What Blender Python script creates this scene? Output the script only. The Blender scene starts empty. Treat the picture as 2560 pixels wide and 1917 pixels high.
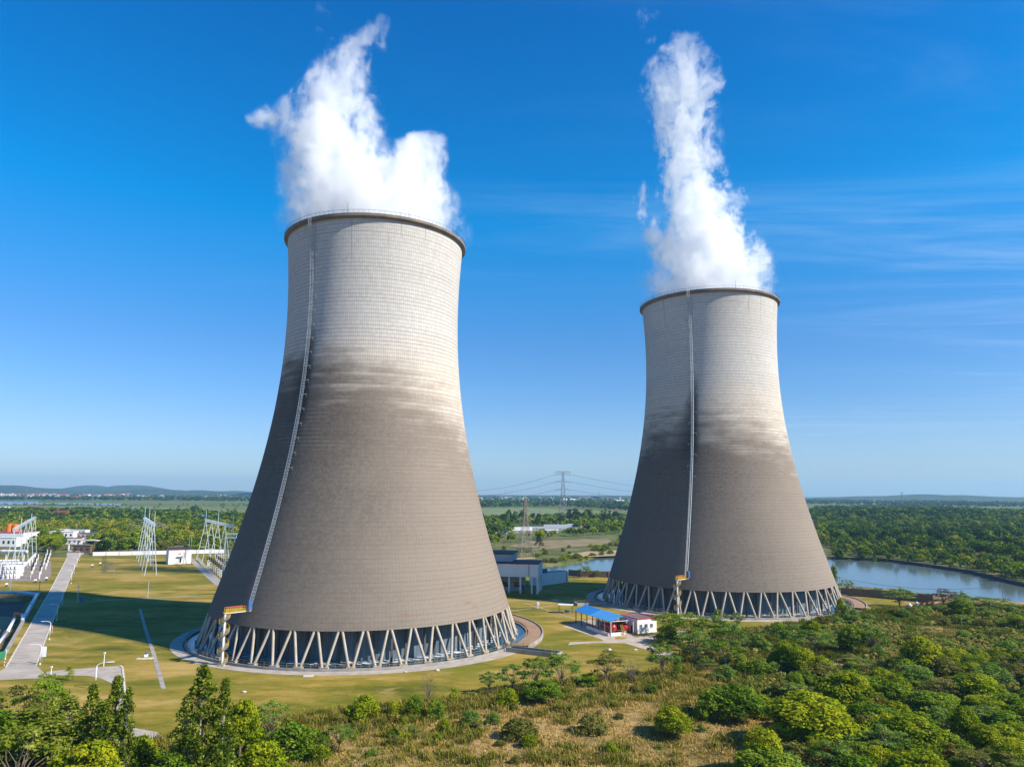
import bpy, bmesh, math, random
import numpy as np
from mathutils import Vector, Matrix
random.seed(7); rng = np.random.default_rng(11)
sc = bpy.context.scene
COL = sc.collection
R = math.radians
# ------------------------------------------------------------------ camera (solved from the photograph)
W, H = 2560.0, 1917.0
F, PITCH, ROLL, CH = 1796.516, 0.15067, 0.00565, 45.104
cp, sp, cr, sr = math.cos(PITCH), math.sin(PITCH), math.cos(ROLL), math.sin(ROLL)
c_f = np.array([0, cp, sp]); _u = np.array([0, -sp, cp]); _r = np.array([1., 0, 0])
c_r = _r * cr + _u * sr; c_u = -_r * sr + _u * cr
camd = bpy.data.cameras.new('camera'); cam = bpy.data.objects.new('camera', camd); COL.objects.link(cam)
camd.sensor_width = 36; camd.lens = 36 * F / W; camd.clip_start = 0.5; camd.clip_end = 60000
M = Matrix(((c_r[0], c_u[0], -c_f[0], 0), (c_r[1], c_u[1], -c_f[1], 0), (c_r[2], c_u[2], -c_f[2], CH), (0, 0, 0, 1)))
cam.matrix_world = M; sc.camera = cam

def G(x, y, z=0.0):
    "survey point: the ground position (at height z) seen at photo pixel x, y"
    d = c_f * F + c_r * (x - W / 2) + c_u * (H / 2 - y)
    t = (z - CH) / d[2]
    return np.array([d[0] * t, d[1] * t])
def HGT(x, yb, yt):
    "height of an upright whose foot is at pixel (x, yb) and top at yt"
    b = G(x, yb); lo, hi = 0.0, 200.0
    for _ in range(40):
        m = (lo + hi) / 2; q = np.array([b[0], b[1], m - CH])
        yy = H / 2 - F * (q @ c_u) / (q @ c_f)
        if yy > yt: lo = m
        else: hi = m
    return lo
def MPP(p): return math.hypot(p[0], p[1]) / F      # metres per photo pixel at a ground point

# ------------------------------------------------------------------ node helpers
def nn(t, typ, **kw):
    n = t.nodes.new(typ)
    for k, v in kw.items():
        if k == 'inp':
            for a, b in v.items():
                n.inputs[a].default_value = b
        else: setattr(n, k, v)
    return n
def mth(t, op, a=None, b=None, c=None, clamp=False):
    n = t.nodes.new('ShaderNodeMath'); n.operation = op; n.use_clamp = clamp
    for i, v in enumerate((a, b, c)):
        if v is None: continue
        if isinstance(v, (int, float)): n.inputs[i].default_value = v
        else: t.links.new(v, n.inputs[i])
    return n.outputs[0]
def mixc(t, fac, a, b, mode='MIX'):
    n = t.nodes.new('ShaderNodeMix'); n.data_type = 'RGBA'; n.blend_type = mode
    for i, v in ((0, fac), (6, a), (7, b)):
        if isinstance(v, (int, float)): n.inputs[i].default_value = v
        elif isinstance(v, (tuple, list)): n.inputs[i].default_value = (*v[:3], 1)
        else: t.links.new(v, n.inputs[i])
    return n.outputs[2]
def sstep(t, x, a, b):
    n = t.nodes.new('ShaderNodeMapRange'); n.interpolation_type = 'SMOOTHSTEP'
    t.links.new(x, n.inputs[0]); n.inputs[1].default_value = a; n.inputs[2].default_value = b
    return n.outputs[0]
def noise(t, vec, scale, detail=4, rough=.55, dist=0.0):
    n = t.nodes.new('ShaderNodeTexNoise'); n.inputs['Scale'].default_value = scale
    n.inputs['Detail'].default_value = detail; n.inputs['Roughness'].default_value = rough; n.inputs['Distortion'].default_value = dist
    if vec is not None: t.links.new(vec, n.inputs['Vector'])
    return n.outputs[0]
def mapping(t, vec, scale=(1, 1, 1), loc=(0, 0, 0)):
    n = t.nodes.new('ShaderNodeMapping'); n.inputs['Scale'].default_value = scale; n.inputs['Location'].default_value = loc
    t.links.new(vec, n.inputs['Vector']); return n.outputs[0]
def ramp(t, fac, stops):
    n = t.nodes.new('ShaderNodeValToRGB'); e = n.color_ramp.elements
    while len(e) < len(stops): e.new(0.5)
    for i, (p, c) in enumerate(stops): e[i].position = p; e[i].color = (*c[:3], 1)
    t.links.new(fac, n.inputs[0]); return n.outputs[0]
def newmat(name):
    m = bpy.data.materials.new(name); m.use_nodes = True; t = m.node_tree; t.nodes.clear()
    out = t.nodes.new('ShaderNodeOutputMaterial'); b = t.nodes.new('ShaderNodeBsdfPrincipled')
    t.links.new(b.outputs[0], out.inputs[0]); return m, t, b, out
MATS = {}
def mat(name, c, rough=.7, metal=0.0, c2=None, scale=1.0, bump=0.0, spec=.4, detail=4):
    "weathered single-colour material: noise between c and c2"
    if name in MATS: return MATS[name]
    m, t, b, o = newmat(name)
    tc = t.nodes.new('ShaderNodeTexCoord'); v = tc.outputs['Object']
    if c2 is None: c2 = tuple(x * .72 for x in c)
    f = noise(t, v, scale, detail, .6)
    f2 = noise(t, v, scale * 7, 2, .5)
    k = sstep(t, mth(t, 'ADD', mth(t, 'MULTIPLY', f, .7), mth(t, 'MULTIPLY', f2, .3)), .32, .68)
    t.links.new(mixc(t, k, c2, c), b.inputs['Base Color'])
    b.inputs['Roughness'].default_value = rough; b.inputs['Metallic'].default_value = metal
    b.inputs['Specular IOR Level'].default_value = spec
    if bump:
        bn = t.nodes.new('ShaderNodeBump'); bn.inputs['Strength'].default_value = bump; bn.inputs['Distance'].default_value = .1
        t.links.new(f2, bn.inputs['Height']); t.links.new(bn.outputs[0], b.inputs['Normal'])
    MATS[name] = m; return m

# ------------------------------------------------------------------ mesh helpers
class MB:
    def __init__(s): s.v = []; s.f = []; s.m = []
    def add(s, vs, fs, mi=0):
        o = len(s.v); s.v.extend([tuple(map(float, p)) for p in vs]); s.f.extend([tuple(i + o for i in f) for f in fs]); s.m.extend([mi] * len(fs))
        return s
    def box(s, c, d, rz=0.0, mi=0):
        x, y, z = d[0] / 2, d[1] / 2, d[2] / 2; ca, sa = math.cos(rz), math.sin(rz)
        P = []
        for k in (-z, z):
            for a, b in ((-x, -y), (x, -y), (x, y), (-x, y)):
                P.append((c[0] + a * ca - b * sa, c[1] + a * sa + b * ca, c[2] + k))
        return s.add(P, [(3, 2, 1, 0), (4, 5, 6, 7), (0, 1, 5, 4), (1, 2, 6, 5), (2, 3, 7, 6), (3, 0, 4, 7)], mi)
    def cyl(s, a, b, r0, r1=None, n=8, mi=0, caps=True):
        r1 = r0 if r1 is None else r1
        a = Vector(a); b = Vector(b); d = (b - a).normalized()
        u = d.cross(Vector((0, 0, 1)))
        if u.length < 1e-4: u = Vector((1, 0, 0))
        u.normalize(); w = d.cross(u)
        P = []
        for c, r in ((a, r0), (b, r1)):
            for i in range(n):
                t = 2 * math.pi * i / n; P.append(c + u * (r * math.cos(t)) + w * (r * math.sin(t)))
        f = [((i + 1) % n, i, n + i, n + (i + 1) % n) for i in range(n)]
        if caps: f += [tuple(range(n)), tuple(range(2 * n - 1, n - 1, -1))]
        return s.add(P, f, mi)
    def tube(s, pts, r, n=6, mi=0):
        for a, b in zip(pts[:-1], pts[1:]): s.cyl(a, b, r, r, n, mi)
        return s
    def prism(s, poly, z0, z1, mi=0):
        n = len(poly); ar = sum(poly[i][0] * poly[(i + 1) % n][1] - poly[(i + 1) % n][0] * poly[i][1] for i in range(n))
        if ar < 0: poly = poly[::-1]
        P = [(p[0], p[1], z0) for p in poly] + [(p[0], p[1], z1) for p in poly]
        f = [tuple(range(n - 1, -1, -1)), tuple(range(n, 2 * n))] + [(i, (i + 1) % n, n + (i + 1) % n, n + i) for i in range(n)]
        return s.add(P, f, mi)
    def lathe(s, prof, n=64, t0=0.0, t1=2 * math.pi, c=(0, 0), mi=0):
        full = abs(t1 - t0 - 2 * math.pi) < 1e-6; k = n if full else n + 1; P = []
        for r, z in prof:
            for i in range(k):
                t = t0 + (t1 - t0) * i / n; P.append((c[0] + r * math.cos(t), c[1] + r * math.sin(t), z))
        f = []
        for j in range(len(prof) - 1):
            for i in range(n):
                i2 = (i + 1) % k; f.append((j * k + i, j * k + i2, (j + 1) * k + i2, (j + 1) * k + i))
        return s.add(P, f, mi)
    def build(s, name, mats, parent=None, smooth=False):
        me = bpy.data.meshes.new(name); me.from_pydata(s.v, [], s.f)
        if not isinstance(mats, (list, tuple)): mats = [mats]
        for m in mats: me.materials.append(m)
        me.polygons.foreach_set('material_index', s.m)
        if smooth: me.polygons.foreach_set('use_smooth', [True] * len(s.f))
        me.update(); o = bpy.data.objects.new(name, me); COL.objects.link(o)
        if parent is not None: o.parent = parent
        return o
def npmesh(name, V, Q, mats, parent=None, attrs=None, smooth=False, link=True, nside=4):
    "fast mesh from numpy arrays of quads (or triangles)"
    me = bpy.data.meshes.new(name); nv, nf = len(V), len(Q)
    me.vertices.add(nv); me.vertices.foreach_set('co', np.asarray(V, np.float32).ravel())
    me.loops.add(nf * nside); me.loops.foreach_set('vertex_index', np.asarray(Q, np.int32).ravel())
    me.polygons.add(nf); me.polygons.foreach_set('loop_start', np.arange(nf, dtype=np.int32) * nside)
    if smooth: me.polygons.foreach_set('use_smooth', np.ones(nf, bool))
    for m in (mats if isinstance(mats, (list, tuple)) else [mats]): me.materials.append(m)
    for k, a in (attrs or {}).items():
        at = me.attributes.new(k, 'FLOAT', 'FACE'); at.data.foreach_set('value', np.asarray(a, np.float32))
    me.update(calc_edges=True)
    if not link: return me
    o = bpy.data.objects.new(name, me); COL.objects.link(o)
    if parent is not None: o.parent = parent
    return o
def tag(o, label, cat=None, group=None, kind=None):
    o['label'] = label
    if cat: o['category'] = cat
    if group: o['group'] = group
    if kind: o['kind'] = kind
    return o
def struct(o, label=None):
    o['kind'] = 'structure'
    if label: o['label'] = label
    return o
def thing(name, label, cat, loc=(0, 0, 0), rz=0.0, group=None):
    o = bpy.data.objects.new(name, None); COL.objects.link(o); o.location = loc; o.rotation_euler = (0, 0, rz); o.empty_display_size = .5
    return tag(o, label, cat, group)
def copy_tree(o, parent=None):
    c = o.copy(); COL.objects.link(c)
    if parent is not None: c.parent = parent
    for ch in list(o.children): copy_tree(ch, c)
    return c
# ------------------------------------------------------------------ light, sky, air
SUN_AZ, SUN_EL = 338.5, 38.0
sd = Vector((math.cos(R(SUN_AZ)) * math.cos(R(SUN_EL)), math.sin(R(SUN_AZ)) * math.cos(R(SUN_EL)), math.sin(R(SUN_EL))))
sl = bpy.data.lights.new('sun', 'SUN'); sl.energy = 5.0; sl.angle = R(.53); sl.color = (1, .90, .75)
so = bpy.data.objects.new('sun', sl); COL.objects.link(so); so.rotation_euler = sd.to_track_quat('Z', 'Y').to_euler()
SKYRAMP = ((0, (.66, .74, 1.0)), (.08, (.62, .75, 1.0)), (.2, (.42, .76, 1.06)), (.36, (.0, .98, 1.36)), (.6, (.0, .78, 1.32)))
wd = bpy.data.worlds.new('World'); sc.world = wd; wd.use_nodes = True; t = wd.node_tree; t.nodes.clear()
wo = t.nodes.new('ShaderNodeOutputWorld'); bg = t.nodes.new('ShaderNodeBackground')
sky = t.nodes.new('ShaderNodeTexSky'); sky.sky_type = 'NISHITA'; sky.sun_disc = False
sky.sun_elevation = R(SUN_EL); sky.sun_rotation = R(90 - SUN_AZ); sky.altitude = 100; sky.air_density = 1.0; sky.dust_density = .35; sky.ozone_density = 3.2
hs = t.nodes.new('ShaderNodeHueSaturation'); hs.inputs['Saturation'].default_value = 1.12; hs.inputs['Value'].default_value = 1.0
t.links.new(sky.outputs[0], hs.inputs['Color'])
tc = t.nodes.new('ShaderNodeTexCoord'); sx = t.nodes.new('ShaderNodeSeparateXYZ'); t.links.new(tc.outputs['Generated'], sx.inputs[0])
# clear spring air: the blue deepens quickly away from the horizon
tint = ramp(t, sx.outputs[2], SKYRAMP)
hsc = mixc(t, 1.0, hs.outputs[0], tint, 'MULTIPLY')
# thin high cirrus: noise on a flat cloud deck, stretched along one direction
zz = mth(t, 'MAXIMUM', sx.outputs[2], .02)
px = mth(t, 'DIVIDE', sx.outputs[0], zz); py = mth(t, 'DIVIDE', sx.outputs[1], zz)
cb = t.nodes.new('ShaderNodeCombineXYZ'); t.links.new(px, cb.inputs[0]); t.links.new(py, cb.inputs[1])
c1 = noise(t, mapping(t, cb.outputs[0], (.30, 1.25, 1), (3.1, 1.7, 0)), 1.0, 9, .66, 1.3)
c2 = noise(t, mapping(t, cb.outputs[0], (.12, .35, 1), (8.1, 4.2, 0)), 1.0, 3, .5)
cl = mth(t, 'MULTIPLY', sstep(t, c1, .42, .85), sstep(t, mth(t, 'ADD', c2, mth(t, 'MULTIPLY', px, .045)), .44, .72))
cl = mth(t, 'MULTIPLY', cl, sstep(t, sx.outputs[2], .0, .12))
wcol = mixc(t, mth(t, 'MULTIPLY', cl, .5), hsc, (4.2, 5.6, 7.6))
t.links.new(wcol, bg.inputs[0]); bg.inputs[1].default_value = .092
t.links.new(bg.outputs[0], wo.inputs[0])
sc.view_settings.view_transform = 'Standard'; sc.view_settings.look = 'None'; sc.view_settings.gamma = 1; sc.view_settings.exposure = 0.68
sc.view_settings.use_curve_mapping = False
sc.render.engine = 'CYCLES'; cy = sc.cycles
cy.max_bounces = 12; cy.diffuse_bounces = 3; cy.glossy_bounces = 3; cy.transmission_bounces = 3; cy.volume_bounces = 9; cy.transparent_max_bounces = 12
cy.volume_step_rate = 1.0; cy.volume_max_steps = 256; cy.use_denoising = True; cy.caustics_reflective = False; cy.caustics_refractive = False
cy.sample_clamp_indirect = 8

# ------------------------------------------------------------------ layout of the land
BOUND = np.array([G(*q) for q in ((-900, 1830), (-300, 1830), (60, 1830), (391, 1840), (620, 1800), (800, 1785), (881, 1768), (1085, 1748), (1207, 1732), (1308, 1716), (1451, 1696), (1614, 1682), (1700, 1640), (1823, 1578), (1924, 1561), (2026, 1549), (2148, 1528), (2201, 1521), (2311, 1513), (2420, 1504), (2700, 1518))])
def scrub_edge(x): return np.interp(x, BOUND[:, 0], BOUND[:, 1])
RIVER = np.array([G(*q, -1.2) for q in ((1330, 1424), (1386, 1413), (1432, 1410), (1462, 1403), (1480, 1396), (1534, 1390), (1620, 1388), (1800, 1391), (2000, 1395), (2081, 1397), (2220, 1402), (2329, 1417), (2430, 1432), (2560, 1464), (2750, 1500), (3000, 1540), (3000, 1600), (2760, 1520), (2640, 1512), (2560, 1510), (2480, 1500), (2400, 1496), (2334, 1489), (2200, 1474), (2094, 1465), (1800, 1445), (1600, 1436), (1510, 1433), (1421, 1434), (1340, 1430))])
PIT = np.array([G(*q) for q in ((-260, 1481), (97, 1481), (14, 1628), (-400, 1660))])
def sdf(P, poly):
    "signed distance to a polygon, negative inside (P: n x 2)"
    d = np.full(len(P), 1e18); ins = np.zeros(len(P), bool); n = len(poly)
    for i in range(n):
        a, b = poly[i], poly[(i + 1) % n]; e = b - a; w = P - a
        k = np.clip((w @ e) / (e @ e), 0, 1); q = w - k[:, None] * e; d = np.minimum(d, (q ** 2).sum(1))
        c = ((a[1] <= P[:, 1]) & (P[:, 1] < b[1])) | ((b[1] <= P[:, 1]) & (P[:, 1] < a[1]))
        xc = a[0] + (P[:, 1] - a[1]) / (b[1] - a[1] + 1e-12) * (b[0] - a[0]); ins ^= c & (P[:, 0] < xc)
    d = np.sqrt(d); d[ins] *= -1; return d
def vnoise(x, y, s, seed=0):
    "cheap smooth value noise in [0,1]"
    x = np.asarray(x, float) / s; y = np.asarray(y, float) / s
    xi = np.floor(x).astype(np.int64); yi = np.floor(y).astype(np.int64); fx = x - xi; fy = y - yi
    fx = fx * fx * (3 - 2 * fx); fy = fy * fy * (3 - 2 * fy)
    def h(a, b):
        n = (a * 374761393 + b * 668265263 + seed * 982451653) & 0x7fffffff
        n = ((n ^ (n >> 13)) * 1274126177) & 0x7fffffff
        return ((n ^ (n >> 16)) & 0xffff) / 65535.0
    return (h(xi, yi) * (1 - fx) + h(xi + 1, yi) * fx) * (1 - fy) + (h(xi, yi + 1) * (1 - fx) + h(xi + 1, yi + 1) * fx) * fy
def fnoise(x, y, s, seed=0, o=3):
    a = 0; w = 1; tot = 0
    for i in range(o): a = a + w * vnoise(x, y, s / 2 ** i, seed + i * 17); tot += w; w *= .5
    return a / tot
def smooth(x, a, b):
    k = np.clip((x - a) / (b - a), 0, 1); return k * k * (3 - 2 * k)
def terrain(x, y):
    x = np.atleast_1d(np.asarray(x, float)); y = np.atleast_1d(np.asarray(y, float)); P = np.stack([x, y], 1)
    z = (fnoise(x, y, 26, 3) - .5) * 2.6 * smooth(scrub_edge(x) - y, 2, 22)
    z = z - 3.2 * smooth(-sdf(P, RIVER), -3, 4) - 3.4 * smooth(-sdf(P, PIT), -.6, .8)
    # gentle wooded rise beyond the river on the right
    z = z + 9 * np.exp(-(((x - 700) / 330) ** 2 + ((y - 1350) / 240) ** 2)) * (y > 500)
    return z
def tz(x, y): return float(terrain(x, y)[0])

# ---- ground: one sheet, fine near the plant, coarse to the horizon
xs = np.concatenate([[-14000, -9000, -5000, -3000, -2000, -1400, -1000, -700, -520], np.arange(-420, 421, 4.0), [480, 560, 640, 720, 820, 960, 1200, 1600, 2300, 3500, 6000, 9500, 14000]])
ys = np.concatenate([[-400, -150, 0, 60], np.arange(90, 661, 4.0), [690, 730, 790, 860, 940, 1020, 1100, 1180, 1260, 1340, 1420, 1500, 1600, 1800, 2200, 3000, 4500, 7000, 10000, 14500]])
gx, gy = np.meshgrid(xs, ys); V = np.stack([gx.ravel(), gy.ravel(), terrain(gx.ravel(), gy.ravel())], 1)
nx, ny = len(xs), len(ys); ii = (np.arange(ny - 1)[:, None] * nx + np.arange(nx - 1)[None, :]).ravel()
Q = np.stack([ii, ii + 1, ii + 1 + nx, ii + nx], 1)
m, t, b, o_ = newmat('wild_ground'); tc = t.nodes.new('ShaderNodeTexCoord'); v = tc.outputs['Object']
sx = t.nodes.new('ShaderNodeSeparateXYZ'); t.links.new(v, sx.inputs[0])
n1 = noise(t, v, .045, 5, .62); n2 = noise(t, v, .6, 4, .6); n3 = noise(t, v, 4.5, 2, .5)
mixn = mth(t, 'ADD', mth(t, 'MULTIPLY', n1, .55), mth(t, 'ADD', mth(t, 'MULTIPLY', n2, .3), mth(t, 'MULTIPLY', n3, .15)))
near = ramp(t, mixn, ((.34, (.06, .055, .02)), (.44, (.16, .125, .035)), (.52, (.32, .215, .085)), (.62, (.42, .29, .13))))
# farmland: long narrow plots of different crops
vo = t.nodes.new('ShaderNodeTexVoronoi'); vo.inputs['Scale'].default_value = 1.0
t.links.new(mapping(t, v, (.0035, .0085, 1)), vo.inputs['Vector'])
sc3 = t.nodes.new('ShaderNodeSeparateColor'); t.links.new(vo.outputs['Color'], sc3.inputs[0])
plots = ramp(t, sc3.outputs[0], ((0, (.085, .13, .03)), (.3, (.13, .17, .05)), (.55, (.19, .19, .08)), (.75, (.10, .15, .035)), (1, (.24, .21, .11))))
plots = mixc(t, mth(t, 'MULTIPLY', noise(t, mapping(t, v, (.01, .05, 1)), 1.0, 5, .6), .8), plots, (.07, .10, .03))
mid = ramp(t, mixn, ((.38, (.045, .07, .018)), (.5, (.10, .12, .035)), (.62, (.24, .19, .09))))
col = mixc(t, sstep(t, sx.outputs[1], 330, 380), near, mid)
col = mixc(t, sstep(t, sx.outputs[1], 700, 900), col, plots)
t.links.new(col, b.inputs['Base Color']); b.inputs['Roughness'].default_value = .95; b.inputs['Specular IOR Level'].default_value = .1
bn = t.nodes.new('ShaderNodeBump'); bn.inputs['Strength'].default_value = .7; bn.inputs['Distance'].default_value = .35
t.links.new(mth(t, 'ADD', n2, n3), bn.inputs['Height']); t.links.new(bn.outputs[0], b.inputs['Normal'])
struct(npmesh('ground', V, Q, m, smooth=True), 'open ground and farmland reaching to the horizon')

# ---- mown lawn of the plant yard
m, t, b, o_ = newmat('lawn_grass'); tc = t.nodes.new('ShaderNodeTexCoord'); v = tc.outputs['Object']
a1 = noise(t, mapping(t, v, (.018, .05, 1)), 1.0, 5, .6, .4); a2 = noise(t, mapping(t, v, (.10, .22, 1)), 1.0, 7, .72); a3 = noise(t, v, 2.6, 3, .6); a4 = noise(t, v, .035, 3, .5)
k = mth(t, 'ADD', mth(t, 'MULTIPLY', a1, .55), mth(t, 'ADD', mth(t, 'MULTIPLY', a2, .40), mth(t, 'MULTIPLY', a3, .05)))
k = sstep(t, k, .34, .66)
lc = ramp(t, k, ((0, (.070, .085, .008)), (.28, (.145, .135, .015)), (.5, (.225, .178, .028)), (.72, (.30, .212, .048)), (1, (.40, .29, .10))))
lc = mixc(t, mth(t, 'MULTIPLY', sstep(t, a4, .5, .66), .8), lc, mixc(t, a2, (.10, .12, .010), (.19, .175, .022)))
a5 = noise(t, mapping(t, v, (.05, .09, 1), (7, 3, 0)), 1.0, 6, .7, .8)
lc = mixc(t, mth(t, 'MULTIPLY', sstep(t, a5, .56, .68), .7), lc, (.34, .235, .085))
t.links.new(lc, b.inputs['Base Color']); b.inputs['Roughness'].default_value = .95; b.inputs['Specular IOR Level'].default_value = .1
bn = t.nodes.new('ShaderNodeBump'); bn.inputs['Strength'].default_value = .5; bn.inputs['Distance'].default_value = .15
t.links.new(mth(t, 'ADD', a3, a2), bn.inputs['Height']); t.links.new(bn.outputs[0], b.inputs['Normal'])
LAWN = [tuple(p) for p in BOUND[3:-2]]
LAWN = [tuple(p + np.array([random.uniform(-.8, .8), random.uniform(-.5, 1.5)])) for p in np.array([[np.interp(s, np.arange(len(LAWN)), [q[0] for q in LAWN]), np.interp(s, np.arange(len(LAWN)), [q[1] for q in LAWN])] for s in np.arange(0, len(LAWN) - 1, .2)])]
LAWN = [tuple(G(-900, 1840)), tuple(G(-60, 1846)), tuple(G(200, 1850))] + LAWN + [tuple(G(*q)) for q in ((2334, 1500), (2200, 1483), (2094, 1473), (1800, 1455), (1600, 1446), (1510, 1443), (1421, 1440), (1340, 1437), (1230, 1442), (900, 1385), (504, 1386), (232, 1391), (100, 1393), (-250, 1395), (-300, 1478), (97, 1478), (103, 1482), (16, 1632), (-900, 1632))]
bm = bmesh.new(); vs = [bm.verts.new((p[0], p[1], .02)) for p in LAWN]; f = bm.faces.new(vs); bmesh.ops.triangulate(bm, faces=[f]); bmesh.ops.recalc_face_normals(bm, faces=bm.faces)
me = bpy.data.meshes.new('lawn'); bm.to_mesh(me); bm.free(); me.materials.append(m); lo = bpy.data.objects.new('lawn', me); COL.objects.link(lo); struct(lo, 'yellowing mown lawn around the cooling towers')
for p in me.polygons:
    if p.normal.z < 0: p.flip()

# ---- water
def watermat(name, deep, rough, ripple, scale):
    m, t, b, o_ = newmat(name); tc = t.nodes.new('ShaderNodeTexCoord'); v = tc.outputs['Object']
    n = noise(t, mapping(t, v, (scale, scale * 2.2, 1)), 1.0, 3, .55)
    b.inputs['Base Color'].default_value = (*deep, 1); b.inputs['Roughness'].default_value = rough; b.inputs['IOR'].default_value = 1.33; b.inputs['Specular IOR Level'].default_value = .9
    bn = t.nodes.new('ShaderNodeBump'); bn.inputs['Strength'].default_value = ripple; bn.inputs['Distance'].default_value = .05
    t.links.new(n, bn.inputs['Height']); t.links.new(bn.outputs[0], b.inputs['Normal']); return m
M_RIVER = watermat('river_water', (.10, .13, .13), .12, .25, .5)
def flat(name, poly, z, m, label=None, kind='structure'):
    bm = bmesh.new(); vs = [bm.verts.new((p[0], p[1], z)) for p in poly]; f = bm.faces.new(vs); bmesh.ops.triangulate(bm, faces=[f])
    me = bpy.data.meshes.new(name); bm.to_mesh(me); bm.free(); me.materials.append(m)
    for p in me.polygons:
        if p.normal.z < 0: p.flip()
    o = bpy.data.objects.new(name, me); COL.objects.link(o); o['kind'] = kind
    if label: o['label'] = label
    return o
cen = RIVER.mean(0)
def offset(poly, d):
    out = []; n = len(poly)
    ar = sum(poly[i][0] * poly[(i + 1) % n][1] - poly[(i + 1) % n][0] * poly[i][1] for i in range(n))
    for i in range(n):
        e = poly[(i + 1) % n] - poly[i - 1]; nrm = np.array([e[1], -e[0]]) / (np.linalg.norm(e) + 1e-9) * (1 if ar > 0 else -1); out.append(poly[i] + nrm * d)
    return np.array(out)
flat('river', offset(RIVER, 1.5), -1.2, M_RIVER, 'calm blue river behind the farther tower')
M_LAKE = watermat('lake_water', (.12, .16, .18), .2, .2, .1)
flat('lake', [G(*q, .3) for q in ((-400, 1252), (95, 1253), (100, 1259), (30, 1261), (-400, 1262))], .3, M_LAKE, 'long thin lake in the fields below the hills')
flat('lake', [G(*q, .3) for q in ((96, 1257), (200, 1257), (310, 1259), (300, 1262), (150, 1262), (104, 1261))], .3, M_LAKE, 'narrow flooded strip beside the long thin lake')
flat('lake', [G(*q, .3) for q in ((300, 1269), (360, 1268), (402, 1271), (398, 1276), (320, 1274))], .3, M_LAKE, 'small flooded field before the wooded belt')
flat('lake', [G(*q, .3) for q in ((2015, 1272), (2040, 1272), (2042, 1279), (2012, 1280))], .3, M_LAKE, 'small patch of water beyond the farther tower')

# ---- far river bank: a low dark stone embankment
BANKTOP = None
# ---- paving
def pavemat(name, c, c2, sc_=.35, joint=None):
    m, t, b, o_ = newmat(name); tc = t.nodes.new('ShaderNodeTexCoord'); v = tc.outputs['Object']
    f = noise(t, v, sc_, 5, .62); g = noise(t, v, 5, 2, .5)
    cc = mixc(t, sstep(t, mth(t, 'ADD', mth(t, 'MULTIPLY', f, .75), mth(t, 'MULTIPLY', g, .25)), .36, .66), c2, c)
    if joint:
        br = t.nodes.new('ShaderNodeTexBrick'); br.inputs['Scale'].default_value = 1; br.inputs['Mortar Size'].default_value = .05; br.inputs['Brick Width'].default_value = joint; br.inputs['Row Height'].default_value = joint; br.offset = 0
        t.links.new(v, br.inputs['Vector']); cc = mixc(t, mth(t, 'MULTIPLY', br.outputs['Fac'], .45), cc, (.10, .09, .08))
    t.links.new(cc, b.inputs['Base Color']); b.inputs['Roughness'].default_value = .9; return m
M_ROAD = pavemat('road_concrete', (.44, .385, .33), (.31, .27, .23), .12)
M_PATH = pavemat('path_concrete', (.43, .38, .33), (.30, .265, .23), .3, None)
M_KERB = pavemat('kerb_concrete', (.62, .57, .50), (.46, .42, .37), .6)
M_CONC = pavemat('grey_concrete', (.36, .34, .31), (.24, .22, .2), .4)
M_SOIL = pavemat('brown_earth', (.13, .085, .06), (.06, .045, .035), .2)
M_RED = pavemat('red_earth', (.38, .2, .11), (.26, .15, .08), .25)
M_APRON = pavemat('apron_concrete', (.46, .40, .33), (.34, .28, .23), .25)
rl = [(-20, 1690), (14.5, 1668), (54, 1600), (124.6, 1477.5), (168, 1393.5)]; rrp = [(116, 1687), (90.4, 1663), (113, 1600), (162, 1477.5), (197, 1393.5)]
flat('road', [G(*q) for q in rl] + [G(*q) for q in ((166, 1385), (174, 1372), (186, 1364), (188, 1353), (200, 1353), (203, 1364), (210, 1383))] + [G(*q) for q in rrp[::-1]] + [G(120, 1694), G(-60, 1702)], .05, M_ROAD, 'pale concrete road running away to the gate')
M_JOINT = mat('road_joint', (.12, .10, .09), .9)
mb = MB()
for s in np.linspace(.02, .98, 26):
    a = np.array([np.interp(s, np.linspace(0, 1, 4), [q[i] for q in [G(*p) for p in rl[1:]]]) for i in (0, 1)]); b2 = np.array([np.interp(s, np.linspace(0, 1, 4), [q[i] for q in [G(*p) for p in rrp[1:]]]) for i in (0, 1)])
    d = (b2 - a) / np.linalg.norm(b2 - a); nrm = np.array([-d[1], d[0]]) * .06
    mb.add([(*(a + nrm + d * .3), .056), (*(a - nrm + d * .3), .056), (*(b2 - nrm - d * .3), .056), (*(b2 + nrm - d * .3), .056)], [(0, 1, 2, 3)])
struct(mb.build('road_joints', M_JOINT), 'dark joint lines across the concrete road')
def kerb(pts, w=.35, h=.16, m=None, name='kerb', label=None):
    mb = MB(); P = [np.array(p) for p in pts]
    for a, b in zip(P[:-1], P[1:]):
        d = b - a; L = np.linalg.norm(d); mb.box(((a[0] + b[0]) / 2, (a[1] + b[1]) / 2, h / 2), (L, w, h), math.atan2(d[1], d[0]))
    return struct(mb.build(name, m or M_KERB), label)
kerb([G(*q) for q in rl[1:]], label='pale kerb on the pit side of the road'); kerb([G(*q) for q in rrp[1:]], label='pale kerb on the lamp side of the road')
YD = [(115, 1687), (116, 1679), (160, 1674), (217, 1670), (300, 1664), (306, 1668), (309, 1690), (313, 1740), (318, 1780), (322, 1815), (330, 1818), (390, 1829), (420, 1846), (307, 1850), (280, 1870), (270, 1917), (240, 1917), (285, 1790), (289, 1719), (278, 1707), (249, 1694), (217, 1688.6), (181, 1688.6)]
flat('yard_path', [G(*q) for q in YD], .05, M_PATH, 'white concrete side path turning the corner of the lawn')
kerb([G(*q) for q in YD[4:11]], .45, .2, label='white kerb round the corner of the side path')
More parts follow.
